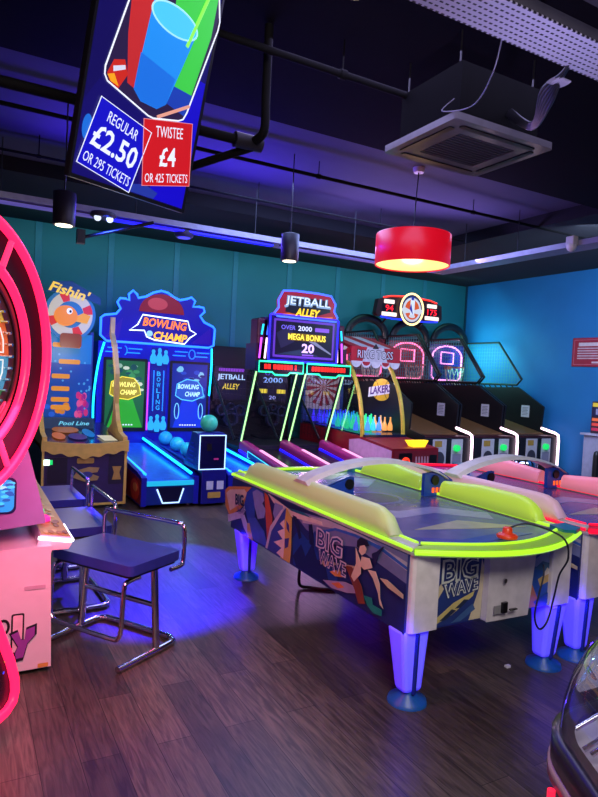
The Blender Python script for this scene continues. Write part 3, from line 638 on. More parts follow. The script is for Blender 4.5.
s = MB().prism(rrect(3.62, 4.70, 1.78, 2.40, .02), 0, .06, P('#241060', .3), fr); s.neon(rrect(3.62, 4.70, 1.78, 2.40, .02), .014, E('#2a22ff', 2.2), fr, .062, True)
s.face(rrect(3.68, 4.64, 1.83, 2.35, .01), .063, E('#6a3cc8', .8), fr); s.face(rrect(3.71, 4.61, 1.86, 2.32, .01), .065, E('#120e2c', .7), fr)
s.face([(3.72, 2.15), (3.95, 2.3), (4.0, 2.05), (3.8, 1.95)], .066, E('#2c2850', .7), fr); s.face([(4.28, 2.10), (4.6, 1.92), (4.6, 1.9), (4.2, 2.08)], .066, E('#8a90b0', .7), fr); s.face([(3.74, 1.87), (4.1, 1.95), (4.4, 1.87)], .066, E('#2a3a5a', .7), fr)
s.text('OVER', E('#7a6af0', 1.2), fr, 3.90, 2.24, .22, .06, .068, .01); s.text('2000', E('#c8d0ff', 1.4), fr, 4.16, 2.24, .22, .07, .068, .02); s.face(rrect(4.32, 4.55, 2.21, 2.265, .01), .067, E('#8a58e0', .9), fr)
s.face([(3.90, 2.07), (4.50, 2.07), (4.46, 2.17), (3.94, 2.17)], .067, E('#9a7a10', .5), fr); s.text('MEGA BONUS', E('#ffe84a', 1.5), fr, 4.2, 2.12, .60, .085, .069, .02); s.text('20', E('#d8b8ff', 1.5), fr, 4.22, 1.97, .20, .13, .069, .03); s.face(rrect(4.13, 4.31, 1.87, 1.885, .003), .067, E('#9a68e0', .8), fr)
s.build('screen', t)
tp = [(3.72, 2.38), (3.68, 2.42), (3.74, 2.50), (3.73, 2.60), (3.80, 2.73), (4.0, 2.745), (4.35, 2.745), (4.56, 2.73), (4.64, 2.62), (4.62, 2.52), (4.68, 2.44), (4.66, 2.38)]
b = MB().prism(tp, 0, .06, E('#b8203a', .55), fr); b.neon(tp, .014, E('#3a5cff', 2.6), fr, .06, True)
b.face([(3.84, 2.45), (3.86, 2.66), (4.5, 2.66), (4.56, 2.5), (4.3, 2.42), (4.2, 2.39), (4.1, 2.42)], .063, E('#14182c', .6), fr)
b.face([(3.74, 2.40), (3.9, 2.44), (4.1, 2.41), (4.3, 2.41), (4.6, 2.44), (4.6, 2.39)], .062, E('#f07a28', .7), fr)
b.text('JETBALL', E('#8aa8c8', 1.0), fr, 4.19, 2.59, .74, .17, .067, .05, .05); b.text('JETBALL', E('#e0eef8', 1.1), fr, 4.19, 2.60, .70, .13, .069, 0, .05); b.text('ALLEY', E('#ffd028', 1.3), fr, 4.19, 2.46, .40, .11, .070, .04, .25)
b.build('topper', t)
for sg, x in ((-1, 3.56), (1, 4.79)):
    a = MB().box(x-.08, x+.08, 7.56, 7.8, 1.76, 2.34, P('#5c0c2c', .4)); a.build('side_wing', t, .02)
    f2 = front(0, 7.555, 0)
    for dx, m0, m1 in ((-.045*sg*-1, '#c84aff', '#20c8e8'), (.035*sg*-1, '#ffd0f0', '#3858ff')):
        MB().neon([(x+dx, 1.80), (x+dx+.02*sg*-1, 2.08)], .014, E(m0, 2.2), f2, .012).build('wing_light', t)
        MB().neon([(x+dx+.02*sg*-1, 2.12), (x+dx+.04*sg*-1, 2.26)], .014, E(m1, 2.0), f2, .012).build('wing_light', t)

# ------------------------------------------------------------------ ring toss
RX0, RX1 = 5.06, 5.80
RED = P('#8c1222', .45); YEL = P('#d8c038', .35)
RX0 = 5.01
t = thing('arcade_machine', 'ring toss arcade game with red striped awning and glowing bottles', 'arcade game', (5.39, 7.7, 0))
MB().prism([(6.50, 0), (6.47, .69), (7.3, .78), (9.0, .82), (9.0, 0)], RX0, RX1, RED, YZ()).build('cabinet', t)
MB().prism([(7.15, .80), (9.0, .84), (9.0, .80), (7.15, .76)], RX0+.02, RX1-.02, P('#20203a', .2), YZ()).build('bottle_deck', t)
a = MB(); f2 = left(RX0, 9.0, 0)
a.face([(1.5, .05), (2.50, .05), (2.52, .66), (1.75, .74), (1.5, .70)], .003, P('#c8a8c0', .5), f2)
for i in range(7):
    a0 = -.25+i*.42
    a.face([(2.15, .30), (2.15+.22*math.cos(a0), .30+.22*math.sin(a0)), (2.15+.22*math.cos(a0+.22), .30+.22*math.sin(a0+.22))], .005, P('#7a1848'), f2)
a.build('side_artwork', t)
a = MB(); f2 = front(0, 6.468, 0)
a.face(rrect(RX0+.02, RX1-.02, .06, .66, .01), .003, P('#7c1628', .5), f2); a.face(rrect(5.12, 5.34, .40, .63, .02), .006, P('#140a10', .3), f2); a.prism(ell(5.23, .51, .065, .065, 20), .006, .02, E('#ff3a24', 1.6), f2); a.face(rrect(5.19, 5.27, .485, .535, .01), .022, E('#2a0606', .5), f2)
for i in range(5): a.face([(5.40+i*.05, .42), (5.44+i*.05, .42), (5.42+i*.05, .58), (5.40+i*.05, .58)], .005, P('#c89aa8'), f2)
a.face(rrect(5.64, 5.77, .30, .60, .01), .006, BLACK, f2); a.face(rrect(5.67, 5.74, .40, .48, .005), .009, P('#d8c8c8'), f2); a.build('front_artwork', t)
MB().prism([(5.32, .79), (5.66, .79), (5.60, .70), (5.40, .70)], 0, .10, E('#ffd028', 1.5), front(0, 6.62, 0)).build('ring_tray', t)
for x in (RX0+.03, RX1-.03):
    MB().tube(smooth_path([(x, 7.85, 1.86), (x, 7.66, 1.80), (x, 7.52, 1.64), (x, 7.36, 1.38), (x, 7.26, 1.05), (x, 7.22, .76)], 5), .032, YEL, n=10).build('arm', t)
MB().prism([(7.22, .8), (7.27, 1.05), (7.37, 1.38), (7.53, 1.64), (7.70, 1.80), (9.0, 1.8), (9.0, .8)], RX0, RX0+.006, G('#f4f6ff', .99), YZ()).build('side_window', t)
bk = MB().box(RX0, RX1, 8.95, 9.0, .8, 2.0, P('#3a5a9a', .5)); f2 = front(5.39, 8.945, 1.42)
bk.face([(-.34, -.38), (.34, -.38), (.34, .36), (-.34, .36)], .003, P('#d8c8b8', .5), f2)
for i in range(14):
    a0 = i*PI/7; bk.face([(0, 0), (.33*math.cos(a0), .33*math.sin(a0)), (.33*math.cos(a0+.22), .33*math.sin(a0+.22))], .005, P('#b01c2c', .5), f2)
bk.build('backboard', t)
cols = ('#3a30ff', '#6a40ff', '#2a60ff', '#28d8c0', '#30e890', '#e89a48')
k = 0
for r in range(6):
    for c in range(7):
        x = RX0+.10+c*.104; y = 8.75-r*.25; z = .80+.02+(y-7.15)*.0216
        hx = ('#4a34ff', '#3a48ff', '#2fa8f0', '#28d8b0', '#34e88c', '#f0b070')[(r+(1 if c > 4 else 0)) % 6] if r < 5 else ('#f0a050' if c > 4 else '#38c8d8' if c % 2 else '#5090ff')
        MB().lathe([(.036, 0), (.04, .02), (.036, .08), (.014, .14), (.011, .19), (.015, .20), (.002, .205)], E(hx, .95, .8), (x, y, z), 10).build('bottle', t)
# awning
aw = MB(); n_ = 5; W = (RX1-RX0+.09)/n_
for i in range(n_):
    x0 = RX0-.045+i*W; m = P('#c01c30', .6) if i % 2 == 0 else P('#ded8d8', .6)
    aw.prism([(7.50, 2.06), (7.54, 2.03), (8.35, 2.22), (8.95, 2.0), (8.95, 2.05), (8.33, 2.26)], x0, x0+W, m, YZ())
aw.build('awning', t)
va = MB(); f2 = front(0, 7.50, 0)
va.prism([(RX0-.045, 1.84), (RX1+.045, 1.84), (RX1+.045, 2.06), (RX0-.045, 2.06)], -.02, 0, P('#c01c30', .6), f2)
for i in range(5):
    m = P('#c01c30', .6) if i % 2 else P('#e8e2e4', .6)
    va.prism([(RX0-.045+W*i+W/2+W/2*math.cos(PI+PI*j/10), 1.845+.075*math.sin(PI+PI*j/10)) for j in range(11)], -.018, .004, m, f2)
    va.ring([(RX0-.045+W*i+W/2+W/2*math.cos(PI+PI*j/10), 1.845+.09*math.sin(PI+PI*j/10)) for j in range(11)]+[(RX0-.045+W*i+W, 1.85), (RX0-.045+W*i, 1.85)],
            [(RX0-.045+W*i+W/2+W*.4*math.cos(PI+PI*j/10), 1.84+.055*math.sin(PI+PI*j/10)) for j in range(11)]+[(RX0-.045+W*i+W*.9, 1.845), (RX0-.045+W*i+W*.1, 1.845)], .004, .010, P('#ece8ea', .6), f2)
va.face([(5.16, 1.84), (5.62, 1.84), (5.54, 2.06), (5.24, 2.06)], .002, P('#d8d2d6', .6), f2)
va.text('RING TOSS', P('#28161c'), f2, 5.39, 1.955, .66, .14, .006, .05); va.text('RING TOSS', P('#f2eef2'), f2, 5.39, 1.955, .64, .115, .008, 0)
va.face([(5.33, 2.04), (5.45, 2.04), (5.39, 2.12)], .004, P('#2a1a24'), f2); va.build('valance', t)
light('POINT', 'ring_toss_fill', (5.39, 8.1, 1.75), (.85, .8, 1), 16, size=.08)  # added fill inside the game to brighten arms and bottles

# ------------------------------------------------------------------ basketball machines
PINK = E('#ff8ad0', 2.4); STRIP = E('#ffd8f0', 3.2)
light('AREA', 'cage_fill', (8.45, 8.95, 2.15), (.12, .95, .78), 18, (9.15, 8.8, 1.95), .7)  # added teal fill for the glow on the wall beside the cage
def basketball(x0, x1, board, neon, lab):
    m = (x0+x1)/2; Wd = x1-x0
    t = thing('basketball_machine', lab, 'arcade game', (m, 8.2, 0), 0, 'basketball machines')
    MB().box(x0+.03, x1-.03, 7.02, 9.5, .03, .76, P('#14131b', .4)).build('cabinet', t, .008)
    MB().box(x0+.06, x1-.06, 7.08, 9.45, 0, .03, BLACK).build('plinth', t)
    MB().prism([(7.30, .76), (7.30, .80), (9.2, 1.18), (9.2, .76)], x0+.05, x1-.05, P('#7a5434', .35), YZ()).build('ball_ramp', t)
    MB().box(x0+.05, x1-.05, 7.04, 7.30, .76, .785, P('#401018', .4)).build('ball_trough', t)
    for a, b in ((x0+.015, x0+.045), (x1-.045, x1-.015)):
        MB().prism([(7.02, .0), (7.02, .80), (7.36, .86), (7.33, 1.26), (7.92, 1.58), (9.4, 1.52), (9.4, .0)], a, b, P('#111016', .45), YZ()).build('side_panel', t)
    nt = MB(); f2 = left(x1-.046, 0, 0); y0 = -7.72
    nt.face(rrect(y0-.09, y0+.09, 1.05, 1.26, .004), .003, P('#d8d4dc'), f2)
    for i in range(6): nt.face(rrect(y0-.065, y0+.04+.02*(i % 2), 1.09+i*.025, 1.097+i*.025, .002), .005, P('#6a6674'), f2)
    nt.build('notice', t)
    f2 = front(0, 7.018, 0); d = MB()
    for a, b in ((x0+Wd*.20, x0+Wd*.47), (x0+Wd*.57, x0+Wd*.80)): d.face(rrect(a, b, .30, .745, .01), .004, P('#c2bcc8', .45), f2)
    d.face(rrect(x0+Wd*.24, x0+Wd*.38, .63, .72, .005), .007, P('#b08a3c'), f2); d.face(ell(x0+Wd*.34, .44, .10, .12), .007, P('#3c3a48'), f2); d.face(rrect(x0+Wd*.60, x0+Wd*.77, .33, .52, .008), .007, P('#8c86a0'), f2); d.build('coin_door', t)
    MB().prism(ell(x0+Wd*.66, .61, .055, .05, 14), 0, .05, E('#18c860', 1.4), f2).build('coin_mech', t)
    MB().tube([(x1-.03, 7.36, .885), (x1-.03, 7.08, .83), (x1-.03, 7.01, .80), (x1-.03, 6.995, .70), (x1-.03, 6.995, .16)], .022, STRIP, n=8).build('edge_light', t)
    # cage
    np_ = [(9.36, 1.60), (9.36, 2.40), (8.45, 2.40), (7.86, 1.72), (7.96, 1.62)]
    for x in (x0+.03, x1-.03):
        c = MB().tube([(x, a, b) for a, b in np_], .022, BLACK, True, 8); c.mesh_grid(np_, .065, .0035, P('#3c8a94', .4), YZ(), x)
        for i in range(9): c.tube([(x, 8.1+i*.14, 1.62), (x, 8.0+i*.14, 1.52)], .014, BLACK, n=6)
        c.build('side_cage', t)
    a = MB(); a.tube([(m-Wd*.425*math.cos(PI*i/20), 9.30, 2.36+.34*math.sin(PI*i/20)) for i in range(21)], .045, BLACK, n=10, flat=1.6); a.box(x0+.03, x1-.03, 9.28, 9.32, 2.34, 2.40, BLACK); a.build('top_arch', t)
    f3 = front(m, 9.36, 0); b = MB().prism([(-.46, 1.5), (.46, 1.5), (.46, 2.36), (-.46, 2.36)], -.04, 0, P(board, .4), f3)
    ar = [(-.38, 1.72), (-.30, 1.64), (.30, 1.64), (.38, 1.72), (.38, 2.10)]+[(.38*math.cos(PI*i/12), 2.10+.22*math.sin(PI*i/12)) for i in range(1, 12)]+[(-.38, 2.10)]
    b.build('backboard', t)
    MB().neon(ar, .016, E(neon, 2.6), f3, .02, True).build('board_neon', t)
    MB().neon([(-.16, 1.97), (.16, 1.97), (.16, 2.19), (-.16, 2.19)], .015, E(neon, 2.6), f3, .02, True).build('target_square', t)
    light('POINT', 'board_fill', (m, 9.0, 2.25), (1, .62, .8), 3.5, size=.05)  # added pink fill so the printed backboard looks lit
    h = MB(); h.tube([(m+.19*math.cos(a0), 9.12+.19*math.sin(a0), 1.90) for a0 in [2*PI*i/20 for i in range(20)]], .012, P('#c8401c', .4), True, 8); h.box(m-.05, m+.05, 9.28, 9.36, 1.86, 1.93, P('#a03018')); h.build('hoop', t)
    g = MB()
    for i in range(12):
        a0 = 2*PI*i/12
        for dr in (1, -1):
            g.tube([(m+(.19-.07*j/4)*math.cos(a0+dr*j*.13), 9.12+(.19-.07*j/4)*math.sin(a0+dr*j*.13), 1.90-.09*j) for j in range(5)], .0045, P('#d8b8a8'), n=4)
    g.build('hoop_net', t)
    return t
basketball(5.97, 6.97, '#6a1c30', '#ff5a9a', 'basketball arcade machine half hidden behind the ring toss game')
basketball(6.97, 7.96, '#7a1c2e', '#ff7ab0', 'basketball arcade machine with red backboard, middle of the three')
basketball(7.96, 8.95, '#1c2a8a', '#ff9ae8', 'basketball arcade machine with blue backboard beside the right wall')
# yellow team logo plate on the first cage
t = thing('team_sign', 'round yellow team logo sign with purple lettering behind the ring toss window', 'sign', (5.96, 7.99, 1.25))
f2 = Fr((5.935, 8.04, 1.43), Vector((.35, -.94, 0)).normalized(), (0, 0, 1))
a = MB().prism(ell(0, 0, .18, .18, 32), -.015, 0, P('#e8b820', .5), f2)
for x in (-.08, .08): a.neon(ell(x*2.6, 0, .15, .18, 9, (PI*.7 if x > 0 else -.9), (PI*1.3 if x > 0 else .9)), .004, P('#7a4a10'), f2, .003)
a.face([(-.25, -.13), (.23, -.04), (.24, .11), (-.24, .03)], .004, P('#f0ecf4', .5), f2)
a.build('sign_plate', t)
MB().text('LAKERS', P('#5a2a8a', .5), f2, -.01, .005, .42, .125, .007, .03, .25, .16).build('lettering', t)
# scoreboard
t = thing('scoreboard', 'dark red scoreboard with round emblem reading 94 and 175 above the basketball machines', 'sign', (7.2, 9.05, 2.7))
f2 = Fr((7.19, 9.0, 2.90), Vector((1, -.04, 0)).normalized(), (0, 0, 1))
sp = [(-.74, -.12), (-.70, -.17), (.70, -.17), (.74, -.12), (.72, .12), (.45, .20), (0, .235), (-.45, .20), (-.70, .13)]
MB().prism(sp, -.12, 0, P('#3a1018', .4), f2).build('sign_body', t)
MB().neon([(-.60, .165), (-.45, .20), (0, .235), (.45, .20), (.60, .165)], .014, E('#ff2a20', 2.2), f2, .006).build('red_neon', t)
MB().neon([(-.64, -.18), (-.4, -.20), (.4, -.20), (.64, -.18)], .014, E('#1a2cff', 2.2), f2, .0).build('blue_neon', t)
for x, s_, sw in ((-.46, '94', .17), (.50, '175', .22)):
    MB().face(rrect(x-.16, x+.16, -.09, .06, .01), .003, P('#180408', .3), f2).text(s_, E('#ff1a2a', 2.2), f2, x, -.015, sw, .11, .006, .01).build('score_display', t)
    for z in (.10, -.125): MB().prism(rrect(x-.12 if z > 0 else x-.16, x+.10 if z > 0 else x+.16, z-.035, z+.035, .012), 0, .012, E('#ffe8e0', 1.2), f2).build('caption_plate', t)
e = MB().prism(ell(0, 0, .255, .285, 36), 0, .05, P('#28306a', .4), f2); e.neon(ell(0, 0, .25, .28, 36), .018, E('#ffdc90', 2.4), f2, .055, True)
e.prism(ell(0, -.01, .20, .22, 32), .05, .06, E('#e4e0f0', .7), f2); e.face(ell(0, -.01, .16, .18, 30), .062, E('#e05a28', .8), f2)
e.face(rrect(-.045, .05, -.15, .17, .03), .064, E('#e8ecff', .8), f2); e.face([(-.06, .0), (.02, -.1), (-.03, .1)], .066, E('#2030b0', .7), f2); e.face(ell(.0, .19, .03, .03, 12), .066, E('#2030b0', .7), f2)
e.face([(-.25, -.02), (-.18, .03), (0, -.03), (.18, .03), (.25, -.02), (.18, -.09), (0, -.06), (-.18, -.09)], .063, E('#e8e8f4', .7), f2); e.face(ell(0, -.13, .07, .03, 14), .067, E('#e8e8f4', .7), f2)
e.build('emblem', t)
for x in (6.75, 7.6): MB().tube([(x, 9.1, 2.73), (x, 9.25, 2.62)], .02, BLACK, n=6).build('post', t)

# ------------------------------------------------------------------ right wall side
t = thing('wall_sign', 'red notice board with white lines on the blue right wall', 'sign', (9.14, 6.6, 2.2))
f2 = left(9.147, 7.0, 2.22)
a = MB().prism(rrect(0, .95, -.24, .24, .01), -.0005, .02, P('#a81c3c', .5), f2); a.build('board', t)
a = MB().ring(rrect(.03, .92, -.21, .21, .005), rrect(.04, .91, -.20, .20, .005), .02, .022, P('#c86a80'), f2)
a.face(rrect(.12, .60, .10, .16, .01), .022, P('#e0c8d4'), f2)
for i in range(5): a.face(rrect(.10, .86, .055-i*.042, .075-i*.042, .004), .022, P('#d4b4c4'), f2)
a.face(rrect(.38, .75, -.185, -.155, .006), .022, P('#e0c8d4'), f2); a.build('lettering', t)
t = thing('prize_kiosk', 'white kiosk cabinet standing against the right wall at the frame edge', 'cabinet', (8.8, 5.9, 0))
MB().box(8.48, 9.12, 5.5, 6.2, 0, .90, P('#a8a6c0', .5)).build('cabinet', t, .01)
MB().box(8.44, 9.13, 5.46, 6.24, .90, .93, P('#b8b4cc', .4)).build('worktop', t, .005)
a = MB(); f2 = front(0, 5.498, 0)
a.face(rrect(8.55, 9.08, .35, .82, .01), .003, P('#2c1858', .4), f2)
for x in (8.6, 8.78, 8.95): a.face(rrect(x, x+.12, .5, .75, .01), .005, E('#a048c0', .35), f2)
f2 = left(8.478, 6.2, 0); a.face(rrect(.28, .66, .30, .80, .01), .003, P('#2c1858', .4), f2); a.face(rrect(.34, .46, .45, .74, .01), .005, E('#a048c0', .4), f2); a.face(rrect(.5, .62, .45, .74, .01), .005, E('#c05888', .4), f2); a.build('poster_panel', t)
t = thing('queue_post', 'black padded post standing in front of the white kiosk', 'post', (8.25, 5.8, 0))
MB().lathe([(.13, 0), (.13, .02), (.03, .03)], BLACK, (8.25, 5.8, 0), 20).build('base', t)
MB().lathe([(.045, .02), (.045, .62), (.035, .68), (.01, .70)], BLACK, (8.25, 5.8, 0), 16).build('pole', t)
t = thing('display_box', 'countertop display box with lit red and yellow price cards on the white kiosk', 'display', (8.9, 6.0, .93))
MB().box(8.60, 9.08, 5.95, 6.18, .93, 1.42, P('#3a2430', .5)).build('case', t, .008)
a = MB()
f2 = front(0, 5.948, 0)
f3 = left(8.598, 6.18, 0)
for f_, x0, x1 in ((f2, 8.63, 9.05), (f3, .02, .21)):
    a.face(rrect(x0, x1, 1.34, 1.40, .005), .003, E('#d8c040', .7), f_); a.face(rrect(x0, x1, 1.19, 1.33, .005), .003, P('#1a1c48'), f_); a.face(rrect(x0+.06, x1-.06, 1.22, 1.31, .005), .005, P('#9a98c0'), f_)
    for i in range(3): a.face(rrect(x0, x1, 1.12-i*.075, 1.165-i*.075, .005), .003, E(('#f07048', '#e04848', '#c03058')[i], .7), f_)
a.build('price_cards', t)
t = thing('glass_globe', 'clear glass globe faintly seen against the blue wall above the display box', 'globe', (8.95, 6.07, 1.42))
MB().ball((8.93, 6.07, 1.63), .17, G('#eef6ff', .97), 24).build('globe', t)
MB().lathe([(.10, 0), (.08, .04), (.06, .055)], P('#8a90b0', .4), (8.93, 6.07, 1.42), 20).build('base', t)
t = thing('bin', 'dark round bin with ribbed chrome dome lid beside the last basketball machine', 'bin', (7.22, 6.25, 0))
MB().lathe([(.18, 0), (.19, .38), (.20, .42)], P('#1c1a24', .4), (7.22, 6.25, 0), 24).build('body', t)
prof = []
c = MB(); nn = 48; pr = [(.21, .42), (.21, .44), (.20, .50), (.16, .545), (.08, .565), (.001, .57)]
vs = [(7.22+r*(1+(.03 if k % 4 < 2 else -.03)*(1 if i in (1, 2, 3) else 0))*math.cos(2*PI*k/nn), 6.25+r*(1+(.03 if k % 4 < 2 else -.03)*(1 if i in (1, 2, 3) else 0))*math.sin(2*PI*k/nn), z) for i, (r, z) in enumerate(pr) for k in range(nn)]
c.add(vs, [(i*nn+k, i*nn+(k+1) % nn, (i+1)*nn+(k+1) % nn, (i+1)*nn+k) for i in range(5) for k in range(nn)], CHROME, True); c.build('dome_lid', t)

# ------------------------------------------------------------------ air hockey tables
NAVY = P('#141c5c', .4); CREAM = P('#cdbd9c', .5); ARTB = P('#2a4a9c', .5); SKY = P('#6a78b8', .5)
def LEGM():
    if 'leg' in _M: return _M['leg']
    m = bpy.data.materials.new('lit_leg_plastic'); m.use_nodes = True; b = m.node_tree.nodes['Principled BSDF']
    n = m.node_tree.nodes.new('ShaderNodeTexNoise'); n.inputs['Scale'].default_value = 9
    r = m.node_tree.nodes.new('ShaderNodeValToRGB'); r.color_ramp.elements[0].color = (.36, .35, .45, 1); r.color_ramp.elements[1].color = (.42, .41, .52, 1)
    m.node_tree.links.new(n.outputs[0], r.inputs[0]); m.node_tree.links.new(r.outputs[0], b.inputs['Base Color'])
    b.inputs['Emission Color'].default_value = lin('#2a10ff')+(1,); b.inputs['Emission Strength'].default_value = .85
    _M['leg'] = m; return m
def hockey(dx, hx, glow, pale, lab, grp):
    cx = 2.495+dx
    t = thing('air_hockey_table', lab, 'air hockey table', (cx, 3.4, 0), 0, grp)
    def D(p): return (p[0]+dx, p[1])
    NE = E(hx, 1.35)
    LEG = LEGM()
    # outline of rim
    def outline(hw, y0, y1, bul, n=14):
        o = [(cx-hw+2*hw*i/n, y0-bul*math.sin(PI*i/n)) for i in range(n+1)]
        o += [(cx+hw-2*hw*i/n, y1+bul*math.sin(PI*i/n)) for i in range(n+1)]
        return o
    ft = top(0, 0, 0)
    MB().box(cx-.52, cx+.52, 2.32, 4.40, .385, .77, NAVY).build('body', t)
    MB().prism(outline(.588, 2.25, 4.47, .185), .768, .782, P('#c4c6d8', .4), ft).build('rim', t, .006)
    pf = MB().prism(outline(.50, 2.31, 4.41, .15), .782, .788, P('#4a5090', .24), ft)
    q = top(cx, 3.4, .788)
    pf.face(ell(0, 0, .2, .2, 30), .0016, P('#6a70b0', .24), q); pf.face(ell(0, 0, .17, .17, 30), .0024, P('#34387a', .24), q)
    for sg in (1, -1):
        pf.face([(-.45, sg*.3), (-.2, sg*.55), (.1, sg*.5), (.35, sg*.75), (.45, sg*.6), (.2, sg*.35), (-.1, sg*.4), (-.3, sg*.2)], .0016, P('#8a90b8', .24), q)
        pf.face([(-.3, sg*.8), (.1, sg*.7), (.4, sg*.95), (.1, sg*.9)], .0016, P('#a8a890', .24), q); pf.face([(-.46, sg*.9), (-.2, sg*1.05), (.2, sg*1.0), (.3, sg*1.08), (-.3, sg*1.15)], .0018, P('#2a3aa0', .24), q)
    pf.build('playfield', t)
    # rail strips
    RM = P('#b8c0b0', .3)
    for sg in (-1, 1):
        MB().box(cx+sg*.540-.04, cx+sg*.540+.04, 2.27, 4.45, .782, .806, RM).build('side_rail', t, .01)
        MB().tube([(cx+sg*.592, 2.27, .795), (cx+sg*.592, 4.47, .795)], .009, NE, n=8).build('outer_light', t)
        MB().tube([(cx+sg*.508, 2.33, .804), (cx+sg*.508, 4.54, .804)], .011, NE, n=8).build('inner_light', t)
        # rounded guards, one each side of the bridge; neon light on them painted as emission
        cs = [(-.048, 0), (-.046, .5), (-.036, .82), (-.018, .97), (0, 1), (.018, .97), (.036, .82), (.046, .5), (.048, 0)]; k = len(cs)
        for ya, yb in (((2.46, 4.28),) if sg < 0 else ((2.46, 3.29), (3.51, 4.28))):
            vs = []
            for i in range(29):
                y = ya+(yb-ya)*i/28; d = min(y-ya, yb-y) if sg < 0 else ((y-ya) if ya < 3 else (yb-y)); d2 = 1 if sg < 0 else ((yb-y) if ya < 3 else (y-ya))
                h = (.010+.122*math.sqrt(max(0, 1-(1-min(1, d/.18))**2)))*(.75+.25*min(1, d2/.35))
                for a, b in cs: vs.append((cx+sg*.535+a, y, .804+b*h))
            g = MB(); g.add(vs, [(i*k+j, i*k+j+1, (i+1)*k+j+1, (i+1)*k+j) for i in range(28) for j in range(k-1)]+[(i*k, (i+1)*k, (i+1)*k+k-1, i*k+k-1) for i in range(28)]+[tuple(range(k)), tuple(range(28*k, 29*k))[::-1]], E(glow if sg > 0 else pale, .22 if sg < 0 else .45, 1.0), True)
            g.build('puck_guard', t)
    for y0, y1, sg in ((2.25, 2.31, -1), (4.47, 4.41, 1)):
        n = 16
        o1 = [(cx-.592+1.184*i/n, y0+sg*.185*math.sin(PI*i/n)) for i in range(n+1)]; o2 = [(cx+.50-1.0*i/n, y1+sg*.15*math.sin(PI*(1-i/n))) for i in range(n+1)]
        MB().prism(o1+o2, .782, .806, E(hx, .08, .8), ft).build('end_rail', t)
        MB().tube([(x, y+sg*.008, .790) for x, y in o1], .013, NE, n=8).build('end_light', t)
        MB().tube([(x, y-sg*.0, .806) for x, y in o2], .010, NE, n=8).build('end_light', t)
        for s2 in (1,):
            MB().prism([(cx+s2*.60, y0+sg*.01), (cx+s2*.605, y0-sg*.10), (cx+s2*.47, y0-sg*.10), (cx+s2*.44, y0+sg*.02), (cx+s2*.50, y0+sg*.055)], .78, .822, P('#1a7a90', .3), ft).build('corner_cap', t, .008)
    # bridge
    b = MB(); path = [(cx-.58, .91)]+[(cx-.58+1.16*i/16,   .91+.125*math.sin(PI*i/16)**.75) for i in range(1, 16)]+[(cx+.58, .91)]
    vs = []
    for x, z in path:
        for y, h in ((3.30, 0), (3.34, .022), (3.46, .022), (3.50, 0)): vs.append((x, y, z+h))
    n = len(path); b.add(vs, [(i*4+j, i*4+(j+1) % 4, (i+1)*4+(j+1) % 4, (i+1)*4+j) for i in range(n-1) for j in range(4)]+[(0, 1, 2, 3), ((n-1)*4+3, (n-1)*4+2, (n-1)*4+1, (n-1)*4)], P('#d4d8c0', .4)); b.build('score_bridge', t)
    for s2 in (-1, 1):
        x = cx+s2*.50
        pod = [(x-.12, .79), (x-.12, .95), (x+.02, .965), (x+.14, .90), (x+.14, .79)] if s2 > 0 else [(x+.08, .86), (x+.08, .89), (x+.24, .945), (x+.285, .95), (x+.285, .82), (x+.2, .83)]
        p = MB().prism(pod, 0, .03, P('#2450c0', .2), front(0, 3.36, 0)); p.build('score_pod', t, .006)
        MB().prism(ell(x-.03 if s2 > 0 else x+.245, .905, .032, .034, 20), .03, .045, P('#0a0a10', .4), front(0, 3.36, 0)).build('speaker', t)
        d = MB()
        if s2 > 0:
          for i in range(4): d.face(rrect(x-.05+i*.035, x-.028+i*.035, .815, .85, .003), .033, E('#ff5a20', 1.4), front(0, 3.36, 0))
        if s2 > 0: d.build('score_digits', t)
    # corner columns and legs
    for sx in (-1, 1):
        for sy in (-1, 1):
            yy = 2.37 if sy < 0 else 4.31; xx = cx+sx*.525
            col = [(xx-sx*.115, yy+sy*.11), (xx+sx*.035, yy+sy*.11), (xx+sx*.052, yy+sy*.10), (xx+sx*.056, yy+sy*.07), (xx+sx*.056, yy-sy*.06), (xx-sx*.115, yy-sy*.06)]
            if sx*sy > 0: col = col[::-1]
            MB().prism(col, .385, .77, P('#e0d8dc', .4), ft).build('corner_column', t, .006)
            vs = []
            for z, hw in ((.39, .085), (.06, .055)):
                ox = -(.39-z)*.06*sx; oy = 0
                for a, c2 in ((-1, -1), (1, -1), (1, 1), (-1, 1)): vs.append((xx+ox-sx*.01+a*hw, yy+sy*.02+c2*hw*.8, z))
            l = MB().add(vs, [(0, 1, 2, 3), (7, 6, 5, 4), (0, 4, 5, 1), (1, 5, 6, 2), (2, 6, 7, 3), (3, 7, 4, 0)], E('#3a1cff', .22, 0.0) if False else LEG); lo = l.build('leg', t, .02)
            MB().tube([(xx-sx*.01-sx*.002, yy+sy*.02-.071, .37), (xx-sx*.027, yy+sy*.02-.047, .06)], .012, P('#1c2c9c', .4), n=6).build('leg_stripe', lo)
            MB().lathe([(.10, 0), (.095, .02), (.04, .045), (.04, .07)], P('#1c5cb0', .4), (xx-sx*.027, yy+sy*.02, 0), 24).build('leg_foot', lo)
            light('POINT', 'leg_led', (xx-sx*.01-.10, yy+sy*.02-.11, .36), (.05, .015, 1.0), .7, size=.02)
